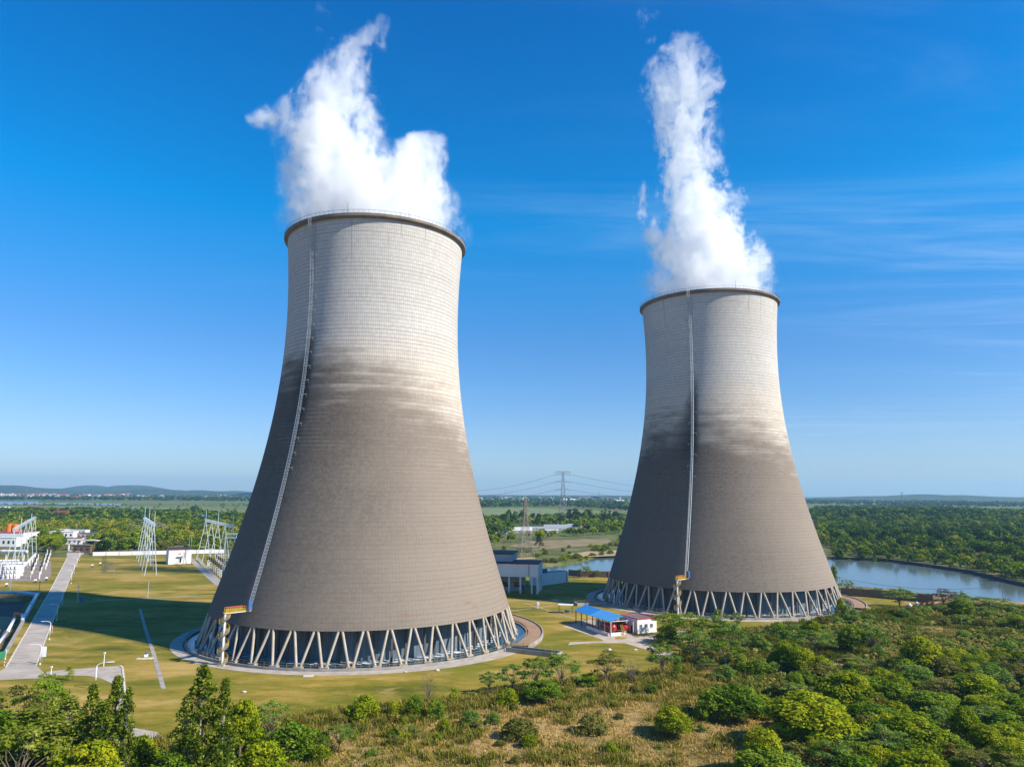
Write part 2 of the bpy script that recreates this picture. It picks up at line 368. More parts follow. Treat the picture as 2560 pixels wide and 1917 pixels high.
def strip(name, pts, w, m, z=.05, label=None):
    P = [np.array(p) for p in pts]; L = []; Rr = []
    for i, p in enumerate(P):
        d = P[min(i + 1, len(P) - 1)] - P[max(i - 1, 0)]; d = d / np.linalg.norm(d); n_ = np.array([-d[1], d[0]]) * w / 2; L.append(p + n_); Rr.append(p - n_)
    return flat(name, L + Rr[::-1], z, m, label)
strip('footpath', [G(157, 1506), (G(300, 1498)), G(533, 1487.5)], 1.0, M_PATH, label='narrow pale footpath across the lawn to the nearer tower')
strip('drain', [G(350, 1521), G(363, 1570), G(383, 1630), G(409, 1722)], 1.0, M_CONC, .06, 'grey concrete drain strip in the lawn')
strip('footpath', [G(1270, 1527), G(1345, 1519), G(1384, 1512)], .7, M_PATH, label='thin pale footpath from the nearer tower to the white cabinet')
strip('footpath', [G(1310, 1507), G(1350, 1519), G(1384, 1530), G(1440, 1547), G(1480, 1556)], .7, M_PATH, .054, 'thin pale footpath leading towards the blue shed')
strip('footpath', [G(102, 1432), G(147, 1431)], 1.2, M_PATH, label='short path from the road to the switchyard')
strip('footpath', [G(188, 1426), G(260, 1425), G(350, 1424)], .5, M_PATH, label='faint pale cable strip from the road to the middle gantry')
strip('footpath', [G(188, 1432), G(260, 1433), G(360, 1433)], .5, M_PATH, label='second faint cable strip beside the middle gantry')
for i, off in enumerate((0, 16)):
    strip('footpath', [G(473 + off * 1.2, 1393), G(505 + off, 1425), G(548 + off * .6, 1463)], 3.2 if i == 0 else 2.2, M_CONC, .05 + i * .005, ('wide' if i == 0 else 'narrow') + ' grey track running past the white block to the nearer tower')
strip('footpath', [G(487, 1420), G(520, 1418)], 1.6, M_CONC, .062, 'crossing slab between the two grey tracks')
strip('footpath', [G(505, 1436), G(545, 1432)], 1.6, M_CONC, .062, 'second crossing slab nearer the tower')
flat('shed_apron', [G(*q) for q in ((1405, 1566), (1421, 1569), (1510, 1600), (1545, 1598), (1600, 1592), (1570, 1584), (1540, 1562), (1475, 1548))], .045, M_APRON, 'worn concrete apron under the blue roofed shed')
flat('lane', [G(*q) for q in ((1420, 1612), (1425, 1605), (1505, 1603), (1510, 1599), (1545, 1597), (1600, 1591), (1715, 1575), (1722, 1581), (1640, 1597), (1608, 1603), (1632, 1612), (1668, 1628), (1690, 1640), (1660, 1642), (1610, 1622), (1560, 1607), (1480, 1607))], .05, M_APRON, 'concrete lane passing in front of the blue roofed shed')
flat('grass_island', [G(*q) for q in ((1536, 1593), (1545, 1590), (1570, 1594), (1560, 1597), (1540, 1598))], .07, MATS.get('x') or bpy.data.materials['lawn_grass'], 'small grass island in the apron')
flat('pit_floor', offset(PIT, -1.2), -3.36, M_SOIL, 'dark earth floor of the sunken pit')
flat('red_soil', [G(*q, -3.3) for q in ((-60, 1540), (40, 1541), (24, 1556), (5, 1590), (-80, 1600))], -3.3, M_RED, 'bare red soil at the near end of the pit')
flat('switchyard_pad', [G(*q) for q in ((-200, 1455), (38, 1453), (110, 1453), (128, 1438), (128, 1402), (-200, 1398))], .04, pavemat('gravel_pad', (.28, .22, .18), (.19, .15, .12), .5), 'brown gravel pad under the left switchyard')
flat('field', [G(*q) for q in ((1270, 1364), (1330, 1352), (1400, 1349), (1520, 1346), (1530, 1356), (1500, 1362), (1330, 1375))], .05, pavemat('tan_reeds', (.28, .19, .09), (.12, .11, .04), .06), 'tan strip of dry reeds beyond the river')
flat('field', [G(*q) for q in ((1420, 1385), (1470, 1378), (1560, 1374), (1560, 1388), (1470, 1392))], .05, pavemat('sand_bank', (.42, .30, .16), (.25, .2, .09), .08), 'sandy bank at the bend of the river')
flat('field', [G(*q) for q in ((1190, 1398), (1330, 1392), (1340, 1396), (1200, 1404))], .05, MATS.get('x') or bpy.data.materials['sand_bank'], 'bare sandy track behind the pump house')
flat('field', [G(*q) for q in ((1190, 1269), (1320, 1268), (1420, 1276), (1560, 1279), (1560, 1290), (1190, 1292))], .3, pavemat('green_crop', (.17, .2, .05), (.11, .14, .04), .02), 'bright green field behind the pylons')
flat('field', [G(*q) for q in ((-300, 1264), (200, 1265), (430, 1268), (640, 1276), (640, 1297), (480, 1284), (260, 1279), (-300, 1279))], .25, MATS.get('x') or bpy.data.materials['green_crop'], 'broad green fields before the far lake')

# ---- air: one even haze box
mb = MB(); mb.box((0, 7200, 146), (28600, 15600, 308))
hz = mb.build('haze', mat('x', (1, 1, 1))); MATS.pop('x')
m = bpy.data.materials.new('haze_air'); m.use_nodes = True; t = m.node_tree; t.nodes.clear()
o_ = t.nodes.new('ShaderNodeOutputMaterial'); pv = t.nodes.new('ShaderNodeVolumePrincipled')
pv.inputs['Color'].default_value = (.38, .70, 1, 1); pv.inputs['Density'].default_value = 7e-5; pv.inputs['Anisotropy'].default_value = .2; pv.inputs['Density Attribute'].default_value = ''
t.links.new(pv.outputs[0], o_.inputs['Volume']); hz.data.materials.clear(); hz.data.materials.append(m)
tag(hz, 'pale blue haze over the distant plain', kind='stuff')
# ------------------------------------------------------------------ cooling towers
PA = [49.89868, -42.68394, -3.74442, 42.69476, -15.66158, -.54955]; TH = 130.0; ZL = 9.2
def RZ(z):
    k = z / TH; return sum(a * k ** i for i, a in enumerate(PA))
TOW = ((-47.535, 241.371), (89.870, 320.719))
def shellmat(name, zt0, amp, az, seed, stain):
    m, t, b, o_ = newmat(name); tc = t.nodes.new('ShaderNodeTexCoord'); v = tc.outputs['Object']
    s = t.nodes.new('ShaderNodeSeparateXYZ'); t.links.new(v, s.inputs[0]); z = s.outputs[2]
    th = mth(t, 'ARCTAN2', s.outputs[1], s.outputs[0]); NP = 276 / (2 * math.pi); DZ = 1.22
    tu = mth(t, 'MULTIPLY', th, NP); zu = mth(t, 'DIVIDE', z, DZ)
    ti = mth(t, 'FLOOR', tu); zi = mth(t, 'FLOOR', zu)
    def comb(a, b_, c_=0.0):
        n = t.nodes.new('ShaderNodeCombineXYZ')
        for i, q in enumerate((a, b_, c_)):
            if isinstance(q, (int, float)): n.inputs[i].default_value = q
            else: t.links.new(q, n.inputs[i])
        return n.outputs[0]
    wn = t.nodes.new('ShaderNodeTexWhiteNoise'); wn.noise_dimensions = '2D'; t.links.new(comb(ti, zi), wn.inputs['Vector'])
    wr = t.nodes.new('ShaderNodeTexWhiteNoise'); wr.noise_dimensions = '1D'; t.links.new(zi, wr.inputs['W'])
    cell = wn.outputs['Value']; row = wr.outputs['Value']
    arc = comb(mth(t, 'MULTIPLY', th, 35.0), z, seed)
    cellc = comb(mth(t, 'MULTIPLY', ti, .16), mth(t, 'MULTIPLY', zi, .25), seed)
    n_h = noise(t, mapping(t, arc, (.07, .30, 1)), 1.0, 6, .68, .3)       # horizontal mottling
    n_big = noise(t, mapping(t, arc, (.03, .05, 1)), 1.0, 4, .55)
    n_fine = noise(t, mapping(t, arc, (1.1, 1.1, 1)), 1.0, 4, .65)
    n_v = noise(t, mapping(t, arc, (.7, .025, 1)), 1.0, 4, .6)           # vertical run-off streaks
    n_c = noise(t, mapping(t, cellc, (.25, .8, 1)), 1.0, 3, .6)
    # height of the weathering line turns round the shell
    dth = mth(t, 'COSINE', mth(t, 'SUBTRACT', th, R(az)))
    zt = mth(t, 'ADD', mth(t, 'MULTIPLY', dth, amp), zt0)
    d = mth(t, 'SUBTRACT', z, zt)
    d = mth(t, 'ADD', d, mth(t, 'ADD', mth(t, 'MULTIPLY', mth(t, 'SUBTRACT', n_h, .5), 26), mth(t, 'MULTIPLY', mth(t, 'SUBTRACT', n_c, .5), 26)))
    d = mth(t, 'ADD', d, mth(t, 'MULTIPLY', mth(t, 'SUBTRACT', row, .5), 5))
    up = sstep(t, d, -14, 13)
    hi = mixc(t, n_big, (.49, .475, .455), (.63, .615, .595))
    hi = mixc(t, sstep(t, z, 78, 100), mixc(t, n_h, (.54, .48, .41), (.64, .58, .51)), hi)
    hi = mixc(t, mth(t, 'MULTIPLY', sstep(t, n_h, .5, .75), .4), hi, (.47, .43, .385))
    lo_ = mixc(t, n_v, (.105, .089, .077), (.185, .156, .13))
    lo_ = mixc(t, mth(t, 'MULTIPLY', row, .36), lo_, (.085, .074, .064))
    lo_ = mixc(t, mth(t, 'MULTIPLY', sstep(t, n_fine, .40, .62), .7), lo_, (.215, .182, .15))
    lo_ = mixc(t, mth(t, 'MULTIPLY', sstep(t, noise(t, mapping(t, arc, (.45, .9, 1), (9, 2, 0)), 1.0, 4, .7), .5, .68), .45), lo_, (.085, .072, .062))
    lo_ = mixc(t, mth(t, 'MULTIPLY', sstep(t, z, 62, 20), mth(t, 'MULTIPLY', n_big, .75)), lo_, (.215, .18, .148))
    lo_ = mixc(t, mth(t, 'MULTIPLY', mth(t, 'MULTIPLY', sstep(t, z, 44, 70), sstep(t, n_h, .36, .6)), .5), lo_, (.125, .10, .08))
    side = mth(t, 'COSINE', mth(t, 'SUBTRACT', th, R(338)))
    lo_ = mixc(t, mth(t, 'MULTIPLY', sstep(t, mth(t, 'ADD', side, mth(t, 'MULTIPLY', mth(t, 'SUBTRACT', n_big, .5), .7)), .15, 1.05), .62), lo_, (.30, .25, .205))  # sunward side painted lighter: sunlight put into the colour, along with cleaner concrete
    lo_ = mixc(t, mth(t, 'MULTIPLY', sstep(t, side, .1, -.5), .45), lo_, (.08, .075, .07))  # side turned from the sun painted darker: shade in the colour, plus dirt
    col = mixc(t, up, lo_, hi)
    col = mixc(t, mth(t, 'MULTIPLY', mth(t, 'MULTIPLY', cell, mth(t, 'ADD', mth(t, 'MULTIPLY', sstep(t, d, -26, 6), .09), .04)), 1.0), col, (.07, .06, .055))
    col = mixc(t, mth(t, 'MULTIPLY', n_fine, .25), col, mixc(t, .55, col, (.05, .045, .04)))
    # formwork joints
    fz = mth(t, 'FRACT', zu); ft = mth(t, 'FRACT', tu)
    jz = mth(t, 'LESS_THAN', fz, .13); jt = mth(t, 'LESS_THAN', ft, .13)
    jv = mth(t, 'MULTIPLY', n_c, 1.1)
    k_up = mth(t, 'ADD', mth(t, 'MULTIPLY', up, .20), .40)
    col = mixc(t, mth(t, 'MULTIPLY', mth(t, 'MULTIPLY', jz, k_up), mth(t, 'ADD', mth(t, 'MULTIPLY', row, .9), .45)), col, (.13, .115, .105))
    col = mixc(t, mth(t, 'MULTIPLY', mth(t, 'MULTIPLY', jt, k_up), .6), col, (.13, .115, .105))
    # pale lime edges along some joints where the shell darkens
    le = mth(t, 'MULTIPLY', mth(t, 'MULTIPLY', mth(t, 'GREATER_THAN', fz, .8), sstep(t, n_c, .5, .66)), sstep(t, d, 8, -4))
    le = mth(t, 'MULTIPLY', le, sstep(t, z, 40, 62))
    col = mixc(t, mth(t, 'MULTIPLY', le, .2), col, (.5, .45, .38))
    # black damp stain beside the ladder (stepped by the panels)
    z1, z2, z3, wmax, kmax = stain
    zq = mth(t, 'ADD', mth(t, 'MULTIPLY', zi, DZ), mth(t, 'MULTIPLY', mth(t, 'SUBTRACT', n_c, .5), 9))
    wid = mth(t, 'ADD', mth(t, 'MULTIPLY', sstep(t, zq, z1, z2), R(wmax)), R(1.2))
    da = mth(t, 'SUBTRACT', R(241.5 - 360), mth(t, 'DIVIDE', ti, NP))
    kl = mth(t, 'MULTIPLY', sstep(t, mth(t, 'SUBTRACT', mth(t, 'DIVIDE', da, wid), mth(t, 'MULTIPLY', mth(t, 'SUBTRACT', n_c, .5), 1.2)), 1.1, .1), sstep(t, da, R(-3.5), R(.8)))
    kz = mth(t, 'MULTIPLY', sstep(t, zq, z1, mth(t, 'ADD', z2, 6.0) if False else (z1 + z2) / 2), sstep(t, zq, z3 - 9, z3 + 5))
    sk = mth(t, 'MULTIPLY', mth(t, 'MULTIPLY', kl, kz), mth(t, 'ADD', .7, mth(t, 'MULTIPLY', n_fine, .5)))
    col = mixc(t, mth(t, 'MULTIPLY', sk, kmax), col, (.030, .029, .030))
    # streaks running down from the rim
    rs = noise(t, comb(mth(t, 'MULTIPLY', th, 22.0), mth(t, 'MULTIPLY', z, .01), seed), 1.0, 4, .7)
    ln = mth(t, 'MULTIPLY', sstep(t, rs, .61, .68), sstep(t, mth(t, 'ADD', z, mth(t, 'MULTIPLY', rs, 60)), 147, 168))
    col = mixc(t, mth(t, 'MULTIPLY', ln, .72), col, (.13, .095, .07))
    # rust blotches near the lintel
    rn = noise(t, mapping(t, arc, (.16, .4, 1), (5, 3, 0)), 1.0, 5, .7)
    col = mixc(t, mth(t, 'MULTIPLY', mth(t, 'MULTIPLY', sstep(t, rn, .6, .7), sstep(t, z, 24, 13)), .55), col, (.2, .12, .07))
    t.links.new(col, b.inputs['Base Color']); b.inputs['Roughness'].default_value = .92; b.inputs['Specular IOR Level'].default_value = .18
    bn = t.nodes.new('ShaderNodeBump'); bn.inputs['Strength'].default_value = .45; bn.inputs['Distance'].default_value = .12
    hh = mth(t, 'ADD', mth(t, 'MULTIPLY', mth(t, 'ADD', jz, jt), -.5), mth(t, 'ADD', mth(t, 'MULTIPLY', n_fine, .5), mth(t, 'MULTIPLY', cell, .35)))
    t.links.new(hh, bn.inputs['Height']); t.links.new(bn.outputs[0], b.inputs['Normal']); return m
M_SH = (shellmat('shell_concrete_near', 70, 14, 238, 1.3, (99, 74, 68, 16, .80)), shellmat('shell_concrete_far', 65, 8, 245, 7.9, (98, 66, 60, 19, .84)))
M_RIM = mat('rim_concrete', (.22, .185, .155), .9, c2=(.13, .11, .095), scale=.3)
M_LEG = mat('leg_concrete', (.44, .39, .32), .85, c2=(.34, .295, .235), scale=.4, bump=.3)
M_GALV = mat('galvanised_steel', (.50, .54, .57), .45, .6, scale=.8)
M_DARK = mat('dark_steel', (.03, .035, .04), .5, .3)
M_YEL = mat('yellow_paint', (.58, .38, .03), .5, scale=1.5)
M_YELD = mat('worn_yellow_paint', (.36, .24, .08), .6, c2=(.18, .12, .06), scale=1.2)
M_WHITE = mat('white_paint', (.78, .79, .80), .45, c2=(.64, .66, .68), scale=.6)
M_BLUE = mat('blue_paint', (.05, .13, .38), .45)
M_REDR = mat('red_rail_paint', (.55, .09, .05), .5)
M_BASIN = watermat('basin_water', (.015, .075, .13), .06, .5, 1.2)
m, t, b, o_ = newmat('falling_water'); tc = t.nodes.new('ShaderNodeTexCoord'); v = tc.outputs['Object']
s = t.nodes.new('ShaderNodeSeparateXYZ'); t.links.new(v, s.inputs[0]); th = mth(t, 'ARCTAN2', s.outputs[1], s.outputs[0])
cb = t.nodes.new('ShaderNodeCombineXYZ'); t.links.new(mth(t, 'MULTIPLY', th, 42.0), cb.inputs[0]); t.links.new(s.outputs[2], cb.inputs[2])
n = noise(t, mapping(t, cb.outputs[0], (1.0, 1, .05)), 1.0, 5, .65)
t.links.new(mixc(t, sstep(t, n, .3, .7), (.045, .07, .10), (.17, .215, .26)), b.inputs['Base Color']); b.inputs['Roughness'].default_value = .5
M_RAIN = m
m, t, b, o_ = newmat('foaming_water'); tc = t.nodes.new('ShaderNodeTexCoord'); n = noise(t, tc.outputs['Object'], .7, 5, .7)
t.links.new(mixc(t, sstep(t, n, .42, .6), (.05, .13, .18), (.78, .84, .88)), b.inputs['Base Color']); b.inputs['Roughness'].default_value = .4; M_FOAM = m
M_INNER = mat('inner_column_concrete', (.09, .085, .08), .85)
NPAIR = 46
def bulge(th): return 2.3 * math.cos(th) ** 2          # the basins widen at both sides
def ring(mb, prof, n, t0=0.0, t1=2 * math.pi, c=(0, 0), k=1.0, mi=0):
    "lathe whose outer radius follows the bulging basin edge"
    full = abs(t1 - t0 - 2 * math.pi) < 1e-6; m_ = n if full else n + 1; P = []
    for r, z in prof:
        for i in range(m_):
            a = t0 + (t1 - t0) * i / n; q = r + bulge(a) * k; P.append((c[0] + q * math.cos(a), c[1] + q * math.sin(a), z))
    f = [(j * m_ + i, j * m_ + (i + 1) % m_, (j + 1) * m_ + (i + 1) % m_, (j + 1) * m_ + i) for j in range(len(prof) - 1) for i in range(n)]
    return mb.add(P, f, mi)
def tower(i, label):
    cx, cy_ = TOW[i]
    T = thing('cooling_tower', label, 'cooling tower', (cx, cy_, 0), 0, 'hyperbolic cooling towers')
    zs = np.concatenate([np.linspace(ZL, TH - 3.6, 70)])
    outer = [(RZ(z), z) for z in zs]; inner = [(RZ(z) - .75, z) for z in zs[::-1]]
    # the rim flares out as a corbelled walkway
    prof = inner[:1] and [(RZ(ZL) - .9, ZL)] + outer + [(RZ(TH - 3.2) + .02, TH - 3.0), (RZ(TH) - .2, TH - 1.2), (RZ(TH) - .2, TH - .3), (RZ(TH) - .9, TH - .3)] + inner + [(RZ(ZL) - .9, ZL)]
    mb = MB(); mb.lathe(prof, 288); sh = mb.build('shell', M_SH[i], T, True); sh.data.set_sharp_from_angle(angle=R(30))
    mb = MB(); rr = RZ(TH)
    mb.lathe([(rr - .15, TH - 1.45), (rr + .95, TH - 1.0), (rr + 1.0, TH - .95), (rr + 1.0, TH - .1), (rr - .2, TH - .1), (rr - .2, TH - .25), (rr - .15, TH - 1.45)], 288); r = mb.build('rim', M_RIM, T, True); r.data.set_sharp_from_angle(angle=R(25))
    mb = MB()
    for k in range(120):
        a = 2 * math.pi * k / 120; c, s_ = math.cos(a), math.sin(a); mb.cyl(((rr + .9) * c, (rr + .9) * s_, TH - .1), ((rr + .9) * c, (rr + .9) * s_, TH + .9), .03, n=4)
    mb.lathe([(rr + .87, TH + .87), (rr + .93, TH + .87), (rr + .93, TH + .93), (rr + .87, TH + .93), (rr + .87, TH + .87)], 120); mb.build('rim_railing', M_DARK, T)
    for k in range(10):
        a = 2 * math.pi * (k + .35 * i) / 10 + .2; mb = MB(); mb.cyl(((rr + .4) * math.cos(a), (rr + .4) * math.sin(a), TH - .1), ((rr + .4) * math.cos(a), (rr + .4) * math.sin(a), TH + 3.6), .06, .03, 5); mb.build('lightning_rod', M_DARK, T)
    # raking legs, in pairs
    rt, rb = RZ(ZL) - .45, 49.3
    for k in range(NPAIR):
        a0 = 2 * math.pi * k / NPAIR; hw = math.pi / NPAIR
        for s_ in (-1, 1):
            at = a0 + s_ * hw * .14; ab = a0 + s_ * hw * .84
            mb = MB(); p0 = (rb * math.cos(ab), rb * math.sin(ab), .6); p1 = (rt * math.cos(at), rt * math.sin(at), ZL + .15)
            mb.cyl(p0, p1, .37, .37, 10); mb.box((p0[0], p0[1], .5), (1.3, 1.2, .7), ab); mb.build('leg', M_LEG, T, True).data.set_sharp_from_angle(angle=R(40))
    # basin
    mb = MB(); ring(mb, [(50.3, -.4), (50.3, .75), (50.7, .75), (50.7, -.4)], 160); mb.build('basin_wall', M_CONC, T, False)
    mb = MB(); ring(mb, [(42.0, .30), (50.32, .30)], 160); w = mb.build('basin_water', M_BASIN, T)
    mb = MB(); mb.lathe([(30, .36), (44.6, .34)], 128); mb.build('splash_water', M_FOAM, T)
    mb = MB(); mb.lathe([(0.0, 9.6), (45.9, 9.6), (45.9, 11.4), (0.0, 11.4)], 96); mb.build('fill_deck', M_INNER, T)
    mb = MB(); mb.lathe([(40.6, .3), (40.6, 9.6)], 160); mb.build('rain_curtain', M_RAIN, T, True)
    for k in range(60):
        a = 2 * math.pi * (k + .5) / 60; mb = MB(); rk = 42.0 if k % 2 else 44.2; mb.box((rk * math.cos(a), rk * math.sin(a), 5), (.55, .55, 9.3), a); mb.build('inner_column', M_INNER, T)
    # basin railing
    mb = MB(); n = 150
    for k in range(n):
        a = 2 * math.pi * k / n; rk = 50.5 + bulge(a); c, s_ = rk * math.cos(a), rk * math.sin(a); mb.cyl((c, s_, .7), (c, s_, 1.9), .05, n=4)
    for zz in (1.3, 1.88): ring(mb, [(50.47, zz - .03), (50.53, zz - .03), (50.53, zz + .03), (50.47, zz + .03), (50.47, zz - .03)], n)
    mb.build('basin_railing', M_YELD, T)
    # caged access ladder following the shell
    a = R(239.6); e = Vector((math.cos(a), math.sin(a), 0)); tg = Vector((-math.sin(a), math.cos(a), 0)); mb = MB()
    zl = list(np.linspace(14, TH + 1.2, 60)); P = [e * (RZ(min(z, TH)) + (1.25 if z > TH - 4 else .45)) + Vector((0, 0, z)) for z in zl]
    for off, out in ((-.42, 0), (.42, 0), (-.5, .5), (.5, .5), (0, .75)): mb.tube([p + tg * off + e * out for p in P], .055, 4)
    for k, z in enumerate(np.arange(14.4, TH + 1, .9)):
        p = e * (RZ(min(z, TH)) + (1.25 if z > TH - 4 else .45)) + Vector((0, 0, z)); mb.cyl(p - tg * .42, p + tg * .42, .04, n=4)
        mb.tube([p - tg * .42, p - tg * .5 + e * .5, p + e * .75, p + tg * .5 + e * .5, p + tg * .42], .045, 4)
    mb.build('ladder', M_GALV, T)
    for k, z in enumerate(np.arange(52, 122, 4.4)):
        mb = MB(); p = e * (RZ(z) - .1) + Vector((0, 0, z)); s1 = 1 if i == 0 else (-1) ** k
        q = p + tg * (1.7 * (1 if i == 0 else s1))
        mb.cyl(p, p + e * 1.1, .07, n=4); mb.cyl(p + e * .9, q + e * .9, .07, n=4); mb.cyl(q + e * .9, q - Vector((0, 0, 1.2)), .06, n=4); mb.cyl(q + e * .95, q + e * .2, .07, n=4); mb.build('bracket', M_GALV, T)
    return T
TW = [tower(0, 'nearer and larger looking concrete cooling tower with soot stain beside its ladder'), tower(1, 'farther concrete cooling tower standing in front of the river')]

# paved ring round each basin; the part by the outlet is brown and raised
for i in (0, 1):
    cx, cy_ = TOW[i]; th = np.linspace(0, 2 * np.pi, 161)
    rg_ = MB(); ring(rg_, [(50.7, .09), (54.2, .09), (54.2, -.1)], 160, c=(cx, cy_), k=1.25); struct(rg_.build('ring_path', M_PATH), 'pale ring path round the %s tower basin' % ('nearer', 'farther')[i])
    mb = MB(); a0, a1 = R(-24 if i == 0 else -30), R(75); ring(mb, [(50.9, -.2), (50.9, 1.0), (55.4, 1.0), (55.4, .0)], 60, a0, a1, c=(cx, cy_)); ring(mb, [(55.4, -.1), (55.4, 1.35), (55.75, 1.35), (55.75, -.1)], 60, a0, a1, c=(cx, cy_), mi=1)
    w = mb.build('channel_walk', [pavemat('brown_paving', (.33, .2, .12), (.24, .155, .1), .4), M_CONC]); tag(w, 'raised brown paved walk curving along the %s tower basin' % ('nearer', 'farther')[i], 'walkway')
# outlet channels
def channel(ang, r0, L, w, cx, cy_, label):
    a = R(ang); e = np.array([math.cos(a), math.sin(a)]); T = thing('outlet_channel', label, 'channel', (cx, cy_, 0), a, 'basin outlet channels')
    mb = MB(); mb.box((r0 + L / 2, w / 2, .45), (L, .35, 1.5)); mb.build('side_wall', M_CONC, T); mb = MB(); mb.box((r0 + L / 2, -w / 2, .45), (L, .35, 1.5)); mb.build('side_wall', M_CONC, T)
    mb = MB(); mb.box((r0 + L, 0, .45), (.35, w + .35, 1.5)); mb.build('end_wall', M_CONC, T)
    mb = MB(); mb.add([(r0, -w / 2 + .17, .3), (r0 + L - .17, -w / 2 + .17, .3), (r0 + L - .17, w / 2 - .17, .3), (r0, w / 2 - .17, .3)], [(0, 1, 2, 3)]); mb.build('channel_water', M_BASIN, T)
    mb = MB()
    for s_ in (-1, 1):
        for x in np.arange(r0, r0 + L + .1, 2.0): mb.cyl((x, s_ * w / 2, 1.2), (x, s_ * w / 2, 2.3), .04, n=4)
        for zz in (1.75, 2.28): mb.cyl((r0, s_ * w / 2, zz), (r0 + L, s_ * w / 2, zz), .035, n=4)
    mb.build('channel_railing', M_YELD, T)
channel(-27.5, 53, 16, 3.2, *TOW[0], 'concrete outlet channel with railings beside the nearer tower')
channel(196, 53, 13, 4, *TOW[1], 'shaded concrete outlet channel on the farther tower near the pump house')

# yellow spiral stairs up to the shells
def spiral(i, label):
    cx, cy_ = TOW[i]; a = R(238.0); c = np.array([cx + 52.6 * math.cos(a), cy_ + 52.6 * math.sin(a)])
    b_ = np.array([cx + 46.3 * math.cos(R(240.0)), cy_ + 46.3 * math.sin(R(240.0))]); T = thing('spiral_staircase', label, 'staircase', (c[0], c[1], 0), 0, 'yellow spiral stairs of the towers')
    top = 13.4; mb = MB(); mb.cyl((0, 0, 0), (0, 0, top), .30, n=12); mb.cyl((0, 0, 0), (0, 0, .15), .8, n=12); mb.build('pole', M_WHITE, T, False)
    turns = 3.6; n = 84; mb = MB(); rail = MB(); ph0 = R(250)
    prev = None
    for k in range(n):
        f = ph0 + turns * 2 * math.pi * k / n; z = top * k / n; f2 = f + .30; e1 = (math.cos(f), math.sin(f)); e2 = (math.cos(f2), math.sin(f2))
        mb.add([(e1[0] * .3, e1[1] * .3, z), (e1[0] * 1.35, e1[1] * 1.35, z), (e2[0] * 1.35, e2[1] * 1.35, z), (e2[0] * .3, e2[1] * .3, z), (e1[0] * .3, e1[1] * .3, z - .08), (e1[0] * 1.35, e1[1] * 1.35, z - .08), (e2[0] * 1.35, e2[1] * 1.35, z - .08), (e2[0] * .3, e2[1] * .3, z - .08)], [(0, 1, 2, 3), (7, 6, 5, 4), (1, 5, 6, 2), (0, 4, 5, 1), (2, 6, 7, 3)])
        p = Vector((e1[0] * 1.38, e1[1] * 1.38, z)); rail.cyl(p, p + Vector((0, 0, 1.05)), .03, n=4)
        if prev is not None:
            for hgt in (.12, .55, 1.05): rail.cyl(prev + Vector((0, 0, hgt)), p + Vector((0, 0, hgt)), .035, n=4)
        prev = p
    mb.build('steps', M_GALV, T); rail.build('handrail', M_YEL, T)
    d = Vector((b_[0] - c[0], b_[1] - c[1], 0)); L = d.length; rz = math.atan2(d.y, d.x); mid = d * .5
    mb = MB(); mb.box((mid.x, mid.y, top + .1), (L + .8, 1.3, .16), rz); mb.build('bridge_deck', M_YEL, T)
    mb = MB(); mb.box((mid.x, mid.y, top - .14), (L + .6, 1.0, .26), rz); mb.build('bridge_girder', M_WHITE, T)
    mb = MB(); u = d.normalized(); w_ = Vector((-u.y, u.x, 0))
    for s_ in (-1, 1):
        for k in range(13):
            p = u * (L * k / 12) + w_ * (.6 * s_) + Vector((0, 0, top + .15)); mb.cyl(p, p + Vector((0, 0, 1.1)), .045, n=4)
        for h_ in (.3, .6): mb.cyl(w_ * (.6 * s_) + Vector((0, 0, top + .15 + h_)), u * L + w_ * (.6 * s_) + Vector((0, 0, top + .15 + h_)), .05, n=4)
    mb.build('bridge_railing', M_YEL, T)
    mb = MB()
    for s_ in (-1, 1): mb.cyl(w_ * (.6 * s_) + Vector((0, 0, top + 1.25)), u * (L * .85) + w_ * (.6 * s_) + Vector((0, 0, top + 1.25)), .06, n=5)
    mb.build('top_rail', M_REDR, T)
    mb = MB(); p = u * (L - .3) - w_ * 1.0; mb.box((p.x, p.y, top + 1.5), (1.0, .7, 2.4), rz); mb.build('ladder_gate', M_BLUE, T)
spiral(0, 'yellow spiral staircase with long bridge to the nearer tower')
spiral(1, 'yellow spiral staircase on the farther tower above the green trees')
# small blue intake pumps on the ring paths
for px_, py_, lab in ((792, 1674, 'blue sluice motor on the ring path of the nearer tower'), (1898, 1545, 'dark sluice motor on the ring path of the farther tower')):
    p = G(px_, py_); T = thing('sluice_motor', lab, 'motor', (p[0], p[1], .1), .6)
    mb = MB(); mb.box((0, 0, .35), (1.5, .8, .7)); mb.build('base_frame', M_DARK, T); mb = MB(); mb.cyl((-.6, 0, .95), (.9, 0, 1.25), .42, n=12); mb.cyl((.9, 0, 1.25), (1.2, 0, 1.3), .2, n=10); mb.build('motor_body', M_BLUE, T, True)

